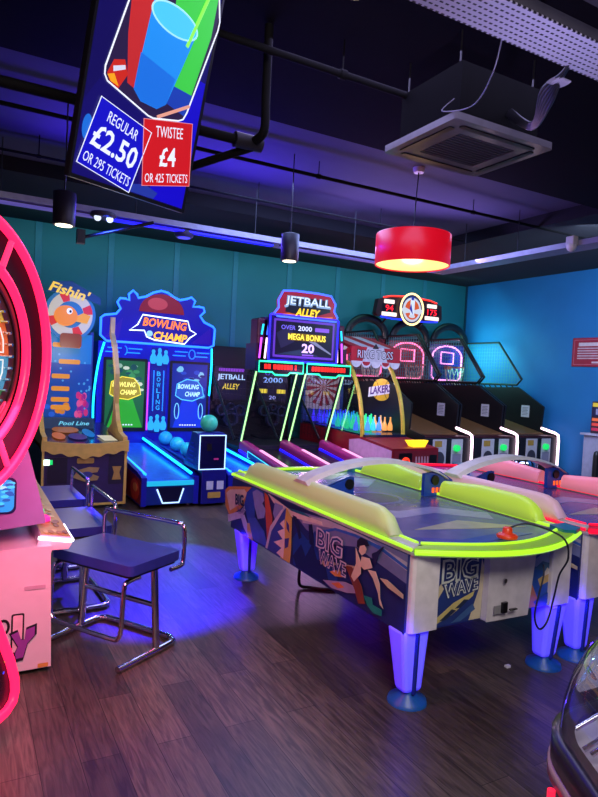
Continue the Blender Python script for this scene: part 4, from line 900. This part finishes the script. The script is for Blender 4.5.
    # side art, left face
    for side in ((-1,) if True else ()):
        xs = cx-.592
        f2 = left(xs, 4.62, 0)
        s = MB().prism([(.16, .375), (2.33, .375), (2.33, .768), (.155, .768)], -.02, 0, P('#20286a', .45), f2)
        art = [([(.16, .375), (2.33, .375), (2.33, .766), (.155, .766)], '#1c2868'),
         ([(.42, 0.764), (1.53, 0.764), (1.37, 0.697), (1.15, 0.728), (.8, 0.764)], '#1a1c4c'),
         ([(1.15, 0.728), (1.55, 0.764), (2.33, 0.764), (2.33, 0.625), (1.9, 0.687), (1.6, 0.625), (1.35, 0.646)], '#6f78a8'),
         ([(1.29, 0.728), (1.61, 0.764), (1.94, 0.764), (2.33, 0.728), (2.33, 0.687), (2.1, 0.728), (1.79, 0.749), (1.3, 0.677)], '#b0b2c0'),
         ([(1.48, 0.666), (1.68, 0.738), (1.89, 0.754), (2.11, 0.749), (2.33, 0.707), (2.33, 0.692), (2.11, 0.728), (1.89, 0.738), (1.68, 0.723), (1.5, 0.656)], '#2c62c0'),
         ([(1.1, 0.728), (1.3, 0.743), (1.45, 0.728), (1.3, 0.713)], '#1a6a7a'),
         ([(.8, 0.764), (1.15, 0.718), (1.53, 0.738), (1.54, 0.718), (1.16, 0.682), (.89, 0.718)], '#d8d0c0'),
         ([(1.18, 0.543), (1.26, 0.625), (1.38, 0.584), (1.46, 0.666), (1.55, 0.604), (1.74, 0.481), (1.71, 0.388), (1.21, 0.388)], '#16408c'),
         ([(1.2, 0.440), (1.3, 0.543), (1.36, 0.481), (1.44, 0.584), (1.5, 0.502), (1.58, 0.522), (1.64, 0.419), (1.6, 0.388), (1.25, 0.388)], '#0c1a4c'),
         ([(1.17, 0.697), (1.22, 0.697), (1.26, 0.656), (1.30, 0.584), (1.27, 0.563), (1.23, 0.625)], '#10143c'), ([(1.38, 0.687), (1.42, 0.697), (1.45, 0.625), (1.46, 0.563), (1.40, 0.574)], '#10143c'),
         ([(.02, 0.646), (.10, 0.687), (.33, 0.728), (.52, 0.759), (.50, 0.687), (.35, 0.563), (.14, 0.460), (.04, 0.522)], '#d89a48'), ([(.05, 0.625), (.12, 0.666), (.40, 0.718), (.46, 0.697), (.34, 0.594), (.14, 0.502)], '#e4d8b8'),
         ([(.10, 0.460), (.35, 0.543), (.52, 0.687), (.53, 0.749), (.56, 0.687), (.36, 0.491), (.12, 0.409)], '#c8ccd8'),
         ([(.41, 0.604), (.45, 0.707), (.54, 0.764), (.71, 0.764), (.76, 0.738), (.66, 0.707), (.60, 0.635), (.60, 0.543), (.50, 0.491)], '#2a4cae'),
         ([(.55, 0.728), (.62, 0.759), (.72, 0.749), (.75, 0.707), (.72, 0.677), (.78, 0.646), (.76, 0.584), (.66, 0.553), (.60, 0.625)], '#8e9cd0'),
         ([(.49, 0.522), (.62, 0.553), (.77, 0.491), (.84, 0.399), (.63, 0.388), (.51, 0.419)], '#3c5cb8'), ([(.35, 0.512), (.42, 0.532), (.50, 0.460), (.58, 0.388), (.54, 0.378), (.43, 0.429)], '#b8c4d8'), ([(.50, 0.378), (.60, 0.378), (.52, 0.491), (.48, 0.481)], '#c8b060'),
         ([(.75, 0.764), (.81, 0.749), (.89, 0.615), (.89, 0.553), (.83, 0.440), (.79, 0.594)], '#c0562c'),
         ([(.92, 0.728), (1.04, 0.728), (1.02, 0.625), (.96, 0.584), (.90, 0.646)], '#8494c4'),
         ([(1.09, 0.728), (1.02, 0.677), (.88, 0.522), (.83, 0.388), (1.03, 0.383), (1.06, 0.522)], '#34489c'), ([(1.09, 0.728), (1.17, 0.677), (1.18, 0.471), (1.17, 0.383), (1.04, 0.383), (1.06, 0.522)], '#d0b048'),
         ([(1.07, 0.646), (1.01, 0.604), (1.07, 0.584), (.98, 0.543), (1.06, 0.512), (.93, 0.460), (1.05, 0.450), (.98, 0.399), (1.08, 0.388), (1.09, 0.522)], '#e8dcc8'),
         ([(.84, 0.388), (.89, 0.522), (1.03, 0.677), (1.08, 0.728), (1.02, 0.697), (.87, 0.553), (.81, 0.388)], '#c8c8d4'),
         ([(1.10, 0.646), (1.14, 0.625), (1.15, 0.574), (1.11, 0.594)], '#3a3a80'), ([(1.09, 0.522), (1.15, 0.543), (1.14, 0.481), (1.10, 0.460)], '#3a3a80'),
         ([(1.54, 0.512), (1.9, 0.584), (1.92, 0.574), (1.74, 0.543), (1.6, 0.491)], '#b8a888'),
         ([(1.59, 0.409), (1.82, 0.471), (1.96, 0.481), (1.98, 0.460), (1.85, 0.419), (1.69, 0.393)], '#9a94b8'), ([(1.68, 0.419), (1.76, 0.450), (1.82, 0.440), (1.76, 0.414)], '#d07a38'), ([(1.66, 0.481), (1.76, 0.522), (1.80, 0.491), (1.72, 0.471)], '#d89a40'),
         ([(1.82, 0.563), (1.88, 0.574), (1.98, 0.502), (2.02, 0.419), (1.96, 0.399), (1.92, 0.460)], '#7a3c20'),
         ([(1.91, 0.687), (1.96, 0.625), (1.97, 0.563), (1.91, 0.502), (1.88, 0.522), (1.92, 0.604)], '#d8c8ac'), ([(1.92, 0.728), (1.95, 0.754), (2.01, 0.754), (2.03, 0.728), (2.0, 0.718), (1.98, 0.677), (1.95, 0.687), (1.92, 0.697)], '#141020'),
         ([(1.95, 0.707), (1.99, 0.723), (2.01, 0.707), (2.0, 0.682), (1.97, 0.661), (1.94, 0.677)], '#dcc8b0'), ([(1.97, 0.656), (2.04, 0.666), (2.07, 0.625), (2.0, 0.594), (1.96, 0.604)], '#dcc8b0'), ([(2.03, 0.604), (2.10, 0.615), (2.14, 0.563), (2.15, 0.491), (2.18, 0.450), (2.15, 0.460), (2.13, 0.512), (2.08, 0.574)], '#d8c8ac'),
         ([(2.06, 0.697), (2.1, 0.718), (2.15, 0.759), (2.16, 0.759), (2.12, 0.707), (2.11, 0.677), (2.09, 0.646), (2.07, 0.666)], '#181c48'), ([(2.14, 0.594), (2.2, 0.604), (2.33, 0.574), (2.33, 0.553), (2.21, 0.568)], '#cdbd9c'),
         ([(2.01, 0.460), (2.08, 0.471), (2.09, 0.440), (2.17, 0.440), (2.17, 0.409), (2.1, 0.399), (2.05, 0.419)], '#1a8a80')]
        for i, (pl, hc) in enumerate(art): s.face(pl, .002+i*.0004, P(hc, .45), f2)
        s.text('BIG', P('#141c4c'), f2, .35, .63, .16, .085, .022, .03, 0, .12); s.text('WAVE', P('#3c4c8c'), f2, .39, .555, .14, .05, .022, .02, 0, .2)
        s.text('BIG', P('#c8c4d8'), f2, 1.65, .645, .29, .12, .022, .05); s.text('BIG', P('#2c3c84'), f2, 1.65, .645, .26, .10, .023, .0)
        s.text('WAVE', P('#c8c4d8'), f2, 1.69, .54, .30, .085, .022, .04); s.text('WAVE', P('#2c3c84'), f2, 1.69, .54, .28, .07, .023, .0)
        s.build('side_artwork', t)
    # near end
    f2 = front(dx, 2.29, 0)
    s = MB().prism([(2.08, .375), (3.0, .385), (3.085, .768), (2.07, .768)], -.02, 0, P('#1c2a70', .45), f2)
    art = [([(2.09, .385), (2.40, .385), (2.40, .765), (2.09, .765)], '#24387c'), ([(2.07, .54), (2.12, .60), (2.14, .57), (2.09, .50)], '#cdbd9c'), ([(2.39, .70), (2.38, .54), (2.32, .385), (2.40, .385), (2.41, .65)], '#cdc0a4'),
           ([(2.08, .39), (2.10, .425), (2.21, .49), (2.35, .535), (2.34, .51), (2.20, .43)], '#c8b878'), ([(2.12, .41), (2.2, .46), (2.23, .45), (2.16, .41)], '#24304c'), ([(2.22, .46), (2.28, .50), (2.31, .495), (2.26, .46)], '#24304c'), ([(2.2, .39), (2.34, .47), (2.36, .44), (2.26, .39)], '#3c5c94'),
           ([(2.70, .385), (2.965, .385), (3.03, .765), (2.72, .765)], '#28589c'), ([(2.72, .64), (2.80, .66), (2.95, .735), (3.03, .735), (3.02, .66), (2.84, .60)], '#8aa0c0'), ([(2.78, .60), (2.85, .64), (2.92, .62), (2.90, .58)], '#3c6a8c'),
           ([(2.82, .54), (3.02, .62), (3.00, .55), (2.84, .50)], '#d0b068'), ([(2.85, .55), (2.89, .60), (2.93, .57)], '#e4dcc8'), ([(2.92, .575), (2.96, .63), (3.0, .60)], '#e4dcc8'), ([(2.76, .54), (2.82, .44), (2.81, .39), (2.75, .39), (2.74, .47)], '#c07840'), ([(2.79, .42), (2.9, .46), (2.94, .40), (2.82, .39)], '#1a4a84')]
    for i, (pl, hc) in enumerate(art): s.face(pl, .002+i*.0005, P(hc, .45), f2)
    s.text('BIG', P('#c8ccc8'), f2, 2.235, .665, .25, .125, .012, .05, .05, .04); s.text('BIG', P('#1c2c6c'), f2, 2.235, .665, .22, .10, .013, 0, .05, .04)
    s.text('WAVE', P('#c8ccc8'), f2, 2.25, .57, .23, .075, .012, .05, .05, .10); s.text('WAVE', P('#1c2c6c'), f2, 2.25, .57, .21, .058, .013, 0, .05, .10)
    s.build('end_artwork', t)
    d = MB().prism([(2.405, .375), (2.715, .37), (2.76, .762), (2.41, .762)], 0, .04, P('#cfc8d2', .4), f2).build('coin_door', t, .008)
    q = MB().prism([(2.445, .415), (2.53, .415), (2.53, .46), (2.445, .458)], .05, .056, P('#8a8890', .3), f2); q.prism([(2.49, .42), (2.525, .42), (2.525, .475), (2.49, .475)], .056, .07, BLACK, f2); q.box(dx+2.54, dx+2.59, 2.212, 2.226, .43, .436, BLACK); q.build('coin_slot', d)
    MB().prism(ell(2.51, .585, .012, .012, 14), .05, .06, CHROME, f2).build('lock', d)
    MB().prism([(2.955, .36), (2.985, .36), (3.072, .765), (3.042, .765)], 0, .015, P('#d8d0d8', .4), f2).build('end_trim', t)
    return t
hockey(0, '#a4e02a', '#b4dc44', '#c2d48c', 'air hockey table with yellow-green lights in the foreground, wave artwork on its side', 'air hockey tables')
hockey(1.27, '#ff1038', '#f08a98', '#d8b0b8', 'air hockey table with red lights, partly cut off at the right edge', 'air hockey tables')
t = thing('puck_striker', 'orange air hockey striker with a black tether cord on the near table end', 'striker', (2.52, 2.25, .806))
MB().lathe([(.052, 0), (.055, .012), (.045, .02), (.026, .026), (.024, .05), (.018, .056), (.001, .057)], P('#e8401c', .3), (2.52, 2.25, .808), 28).build('knob', t)
MB().tube(smooth_path([(2.535, 2.245, .863), (2.60, 2.18, .89), (2.68, 2.04, .85), (2.735, 2.04, .74), (2.78, 2.12, .62), (2.80, 2.16, .48), (2.76, 2.16, .36), (2.70, 2.16, .33), (2.66, 2.16, .42), (2.72, 2.17, .60), (2.74, 2.19, .66)], 6), .005, P('#101430', .5), n=6).build('cord', t)
tag(MB().tube(smooth_path([(2.25, 3.92, .383), (2.25, 3.93, .2), (2.26, 3.95, .04), (2.34, 3.92, .013), (2.46, 3.83, .013), (2.60, 3.78, .013), (2.62, 3.45, .06), (2.40, 3.0, .22), (2.30, 2.85, .383)], 8), .012, BLACK, n=8).build('power_cable'), 'black power cable drooping from the front air hockey table onto the floor', 'cable')
tag(MB().box(2.755, 2.785, 2.40, 2.42, 0, .012, WHITE).build('litter'), 'tiny white scrap lying on the floor between the table legs', 'litter')

# ------------------------------------------------------------------ stools
VINYL = P('#2a3490', .35)
def stool(x, y, rz, lab):
    t = thing('stool', lab, 'stool', (x, y, 0), rz, 'stools')
    L = dict(local=True)
    MB().prism(rrect(-.205, .205, -.305, .305, .03), .495, .55, VINYL, top(0, 0, 0)).build('seat', t, .012, True)
    MB().prism(rrect(-.19, .19, -.29, .29, .03), .478, .495, BLACK, top(0, 0, 0)).build('seat_base', t, 0, True)
    MB().tube(smooth_path([(.10, -.318, .463), (.18, -.318, .463), (.208, -.318, .49), (.212, -.318, .66), (.212, -.295, .695), (.212, -.26, .70), (.212, .26, .70), (.212, .295, .695), (.212, .318, .66), (.208, .318, .49), (.18, .318, .463), (.10, .318, .463)], 3), .013, CHROME, n=10).build('back_rail', t, 0, True)
    MB().tube(smooth_path([(-.26, -.29, .02), (-.1, -.295, .02), (.14, -.30, .02), (.19, -.27, .02), (.205, -.20, .02), (.205, .20, .02), (.19, .27, .02), (.14, .30, .02), (-.1, .295, .02), (-.26, .29, .02)], 4), .019, CHROME, n=12).build('base_runner', t, 0, True)
    for sy in (-1, 1): MB().tube([(.03, sy*.295, .03), (.03, sy*.26, .468)], .017, CHROME, n=10, flat=1.4).build('leg', t, 0, True)
    MB().tube([(.03, -.275, .27), (.03, .275, .27)], .015, CHROME, n=10).build('stretcher', t, 0, True)
    MB().tube(smooth_path([(-.1, -.27, .463), (-.19, -.27, .46), (-.215, -.27, .42), (-.225, -.27, .22), (-.225, -.25, .165), (-.225, -.19, .15), (-.225, .19, .15), (-.225, .25, .165), (-.225, .27, .22), (-.215, .27, .42), (-.19, .27, .46), (-.1, .27, .463)], 3), .013, CHROME, n=10).build('footrest', t, 0, True)
stool(.815, 3.56, math.radians(33), 'blue vinyl stool with chrome frame, nearest to the viewer and turned')
stool(.685, 4.38, math.radians(3), 'blue vinyl stool with chrome frame, second one along the white console')
stool(.67, 5.26, math.radians(2), 'blue vinyl stool with chrome frame, furthest one towards the fishing game')

# ------------------------------------------------------------------ white pusher console
t = thing('coin_pusher', 'white sit-down game console with bright edged control deck beside the stools', 'arcade game', (0, 4.6, 0))
CW = P('#d8c8d4', .4, 0, .03)
XZ = Fr((0, 0, 0), (1, 0, 0), (0, 0, 1), (0, 1, 0))
MB().prism([(-.75, .03), (.45, .03), (.43, .62), (.44, .66), (-.75, .66)], 3.33, 5.9, CW, XZ).build('lower_body', t, .012)
MB().prism([(-.75, .66), (.40, .78), (.40, .80), (.32, 1.11), (.22, 1.45), (-.75, 1.5)], 3.34, 5.9, P('#8a78b4', .4, 0, .03), XZ).build('upper_body', t, .01)
MB().box(-.70, .40, 3.38, 5.85, 0, .03, BLACK).build('plinth', t)
MB().prism([(.36, .63), (.52, .63), (.535, .655), (.535, .69), (.38, .715)], 3.36, 5.85, CW, XZ).build('control_deck', t, .006)
f2 = Fr((.385, 3.37, .7155), Vector((.15, 0, -.022)).normalized(), (0, 1, 0))
a = MB().face([(0, .0), (.145, 0), (.145, 2.4), (0, 2.4)], .001, P('#c8a850', .4), f2)
random.seed(11)
for i in range(40): a.face(ell(random.uniform(.02, .125), random.uniform(.03, 1.5), .016, .035, 7), .0025+i*.0001, P(random.choice(('#d8c878', '#8a5a38', '#e0d8c0', '#b07830')), .4), f2)
a.build('deck_artwork', t)
a = MB(); a.tube([(.37, 3.355, .70), (.53, 3.355, .672), (.54, 3.37, .672), (.54, 3.7, .672)], .009, E('#f4f0ff', 3.0), n=8); a.build('deck_light', t)
MB().lathe([(.035, 0), (.033, .02), (.015, .032), (.001, .034)], E('#ff2a90', 1.6), (.43, 3.66, .715), 20).build('button', t)
MB().lathe([(.035, 0), (.033, .02), (.015, .032), (.001, .034)], E('#20d860', 1.2), (.42, 3.86, .715), 20).build('button', t)
f2 = front(0, 3.338, 0)
a = MB().prism(rrect(.0, .26, .84, 1.02, .03), 0, .008, P('#101c50', .3), f2); a.face(rrect(.0, .25, .85, 1.01, .03), .010, E('#20a0f0', .9), f2)
random.seed(2)
for i in range(26): a.face(ell(random.uniform(.12, .24), random.uniform(.86, 1.0), .02, .008, 7), .0115+i*.0001, E(random.choice(('#40d8ff', '#1060c0', '#a8f0ff')), .9), f2)
a.build('side_screen', t)
f2 = front(0, 3.328, 0)
a = MB().face(rrect(.31, .41, .445, .465, .003), .004, P('#b89cb0'), f2); a.build('vent_slot', t)
a = MB()
ly = rrect(.255, .315, .12, .33, .008, 2)
a.face(ly, .002, P('#140c18'), f2); a.face(rrect(.263, .307, .135, .322, .006, 2), .004, P('#e0b8c8'), f2)
y_ = [(.245, .235), (.285, .25), (.30, .20), (.32, .195), (.325, .255), (.375, .27), (.375, .215), (.335, .17), (.315, .09), (.275, .085), (.27, .12), (.285, .16)]
a.face([(x+.0, z) for x, z in y_], .006, P('#1a0c28'), f2)
yc = (.312, .185)
a.face([(yc[0]+(x-yc[0])*.84, yc[1]+(z-yc[1])*.84) for x, z in y_], .008, P('#8a3c9c'), f2); a.ring(ell(.22, .27, .03, .04, 16), ell(.22, .27, .018, .028, 16), .001, .004, P('#140c18'), f2)
a.face(rrect(.385, .435, .035, .055, .003), .003, P('#c89048'), f2); a.build('logo_print', t)

# ------------------------------------------------------------------ prize wheel
WX, WY, WZ = .018, 2.50, 1.615
t = thing('prize_wheel_machine', 'big prize wheel machine ringed with pink neon at the left edge', 'arcade game', (WX, WY, 0), math.radians(54))
f2 = Fr((0, 0, WZ), (1, 0, 0), (0, 0, 1)); PK = E('#ff1c50', 2.2); PKL = E('#ff2a5c', 2.0)
def LB(mb, name, bev=0, par=None): return mb.build(name, par or t, bev, True)
LB(MB().box(-.28, .20, .10, .50, 0, .78, P('#c8a0b8', .4)), 'base_cabinet', .01)
LB(MB().box(-.14, .06, .14, .42, .78, 2.1, P('#1c0c20', .5)), 'wheel_support')
LB(MB().ring(ell(0, 0, .535, .535, 64), ell(0, 0, .385, .385, 64), -.06, -.02, P('#1c0818', .5, spec=.2), f2), 'dark_ring')
o = [(.535*math.cos(a), .535*math.sin(a)) for a in [2*PI*i/72 for i in range(72)]]
LB(MB().neon(o, .019, PK, f2, .0, True, 10), 'outer_neon')
o = [(.375*math.cos(a), .375*math.sin(a)) for a in [2*PI*i/64 for i in range(64)]]
LB(MB().neon(o, .018, PK, f2, .0, True, 10), 'inner_neon')
LB(MB().ring(ell(0, 0, .36, .36, 64), ell(0, 0, .285, .285, 64), -.05, -.02, P('#6a3038', .35), f2), 'wooden_ring')
LB(MB().ring(ell(0, 0, .33, .33, 64), ell(0, 0, .32, .32, 64), -.02, -.01, P('#2c1018', .35), f2), 'groove')
a = MB(); cl = ('#e0622a', '#4a9ac0', '#8a3c98', '#d8a838', '#c83048', '#3a8a50')
for i in range(12):
    a0 = 2*PI*i/12-PI/12*0; pl = [(0, 0)]+[(.285*math.cos(a0+PI/6*j/6), .285*math.sin(a0+PI/6*j/6)) for j in range(7)]
    a.prism(pl, -.05, -.022, E(cl[[0, 3, 2, 4, 5, 1][i % 6]] if i != 11 else cl[1], .55, .8), f2)
    a.neon([(r*math.cos(a0+k), r*math.sin(a0+k)) for r, k in ((.13, .14), (.245, .06), (.25, PI/12), (.245, PI/6-.06), (.13, PI/6-.14))], .0028, E('#f4f4f4', .9), f2, -.019, True)
LB(a, 'wheel_disc')
for i in range(36):
    a0 = 2*PI*i/36; LB(MB().prism(ell(  .270*math.cos(a0), .270*math.sin(a0), .006, .006, 10), -.022, .006, CHROME, f2), 'peg')
for a0 in (1.1, -1.05):
    LB(MB().neon([(.38*math.cos(a0), .38*math.sin(a0)), (.50*math.cos(a0), .50*math.sin(a0))], .012, PKL, f2, .012), 'bracket')
f3 = Fr((0, -.02, 0), (1, 0, 0), (0, 0, 1)); pl = [(-.40, .22), (-.37, .16), (.28, .16), (.325, .18), (.34, .22), (.335, .27), (.30, .36), (.20, .55), (.17, .60), (.11, .63), (-.34, .63), (-.40, .56)]
LP = MB().prism(pl, -.11, -.01, P('#0c0c24', .25), f3)
LB(MB().neon(pl, .020, PK, f3, .0, True, 10), 'lower_neon')
a = LP; random.seed(4)
for i in range(40): a.face(ell(random.uniform(-.28, .28), random.uniform(.2, .5), .006, .006, 6), -.008, E(random.choice(('#2a48ff', '#d8a028', '#5a70ff')), .9), f3)
a.face([(.0, .19), (.25, .19), (.24, .25), (.05, .24)], -.007, P('#a87c28'), f3); LB(a, 'lower_panel')
pl = rrect(-.25, .065, 2.33, 2.72, .07); LB(MB().prism(pl, -.10, -.01, P('#2a0c24', .3), f3), 'topper'); LB(MB().neon(pl, .020, PK, f3, 0, True, 10), 'topper_neon')
LB(MB().box(-.08, .0, .05, .15, 2.05, 2.4, P('#1c0c20', .5)), 'topper_post')
light('AREA', 'wheel_neon_light', (WX+.30, WY+.05, 1.25), (1.0, .08, .25), 22, (.35, 3.33, .55), .5)

# ------------------------------------------------------------------ domed pusher, right foreground
t = thing('dome_pusher', 'coin pusher with clear rounded dome and black rim at the lower right corner', 'arcade game', (1.572, .43, 0))
HX, HY, HR = 1.572, .43, .62
def hexr(R, r=.20, n=8):
    out = []
    for k in range(6):
        a = PI+k*PI/3; c = Vector((math.cos(a), math.sin(a)))*(R-r/math.cos(PI/6))
        for j in range(n+1):
            b = a-PI/6+PI/3*j/n; out.append((HX+c.x+r*math.cos(b), HY+c.y+r*math.sin(b)))
    return out
ft = top(0, 0, 0)
def loft(mb, rings, mat, smooth=True):
    n = len(rings[0][0]); vs = [(x, y, z) for pl, z in rings for x, y in pl]
    mb.add(vs, [(i*n+k, i*n+(k+1) % n, (i+1)*n+(k+1) % n, (i+1)*n+k) for i in range(len(rings)-1) for k in range(n)], mat, smooth); return mb
LZ0 = .755
b = loft(MB(), [(hexr(.55), 0), (hexr(.60), .40), (hexr(.61), LZ0-.05)], P('#5a5260', .4)); b.build('cabinet', t)
loft(MB(), [(hexr(.60), LZ0-.055), (hexr(.645), LZ0-.05), (hexr(.645), LZ0-.02), (hexr(.62), LZ0-.018)], P('#b08898', .3)).build('silver_rim', t)
loft(MB(), [(hexr(.615), LZ0-.02), (hexr(.64), LZ0-.015), (hexr(.64), LZ0+.045), (hexr(.62), LZ0+.05), (hexr(.59), LZ0+.05)], P('#1a1018', .3)).build('black_rim', t)
MB().prism(hexr(.60), LZ0+.0, LZ0+.02, P('#d8d2e4', .3), ft).build('play_deck', t)
rings = [(hexr(.625*math.cos(PI/2*i/9)**.6, .20 if i < 6 else .06), LZ0+.045+.40*math.sin(PI/2*i/9)) for i in range(9)]
d = loft(MB(), rings, G('#f2f6ff', .74, .03)); d.prism(rings[-1][0], rings[-1][1], rings[-1][1]+.004, G('#f2f6ff', .93, .02), ft); d.build('dome', t)
for k, (a, hx) in enumerate(((PI, '#ff2040'), (PI+PI/3, '#ff2040'), (PI-PI/3, '#ff2040'))):
    x, y = HX+.595*math.cos(a+.16), HY+.595*math.sin(a+.16)
    MB().tube([(x, y, .1), (x-.005, y, LZ0-.06)], .009, E(hx, 1.6), n=8).build('edge_light', t)
MB().lathe([(.16, .74), (.16, .98), (.10, 1.02)], P('#6a6478', .3, .4), (HX, HY, 0), 24).build('centre_tower', t)
for k in range(6):
    a = PI+k*PI/3; c, s_ = math.cos(a), math.sin(a)
    m = MB(); m.tube([(HX+.30*c-.05*s_, HY+.30*s_+.05*c, .76), (HX+.48*c-.05*s_, HY+.48*s_+.05*c, .76)], .02, P('#a01c30', .3), n=8); m.tube([(HX+.30*c+.07*s_, HY+.30*s_-.07*c, .76), (HX+.46*c+.07*s_, HY+.46*s_-.07*c, .80)], .014, E('#c040e8', 1.2), n=8); m.build('pusher_arm', t)
    MB().box(HX+.42*c-.03, HX+.42*c+.03, HY+.42*s_-.05, HY+.42*s_+.05, .74, .80, P('#302c38', .3)).build('pusher_block', t)
    a2 = a+PI/6; c, s_ = math.cos(a2), math.sin(a2)
    MB().tube([(HX+.18*c, HY+.18*s_, .92), (HX+.50*c, HY+.50*s_, .75)], .012, P('#c8c8d8', .15, .9), n=8).build('coin_chute', t)
for x, y in ((1.245, .80), (1.272, .775), (1.20, .74)): MB().tube([(x, y, .775), (x, y, .90)], .007, P('#c01c34', .3), n=8).build('red_post', t)
for a, b in (((1.235, .83, .80), (1.40, .70, .98)), ((1.25, .86, .79), (1.45, .74, .97)), ((1.26, .89, .82), (1.5, .80, .96))): MB().tube([a, b], .006, P('#d0d0dc', .12, .9), n=8).build('silver_bar', t)
for x, y, z, r, hx in ((1.29, .755, .80, .018, '#b060ff'), (1.305, .78, .79, .014, '#ff50c8'), (1.27, .735, .79, .014, '#6a80ff'), (1.32, .74, .795, .016, '#e8e0ff')): MB().ball((x, y, z), r, E(hx, .8), 12).build('glitter_ball', t)  # glowing balls put in for the lit glitter under the dome
MB().box(1.26, 1.42, .66, .695, .785, .81, BLACK).build('guide_bar', t)
random.seed(8)
c = MB()
for i in range(130):
    a = random.uniform(0, 2*PI); r = random.uniform(.2, .5); c.lathe([(.016, 0), (.016, .004)], P(random.choice(('#c8c0b0', '#d8c070', '#b0a8c0', '#8a60c0')), .25, .7), (HX+r*math.cos(a), HY+r*math.sin(a), .741+random.random()*.012), 10, smooth=False)
o = c.build('tokens', t); o['kind'] = 'stuff'
light('POINT', 'dome_fill', (HX, HY, 1.06), (.9, .85, 1), 16.0, size=.04)  # added fill to brighten the inside of the dome
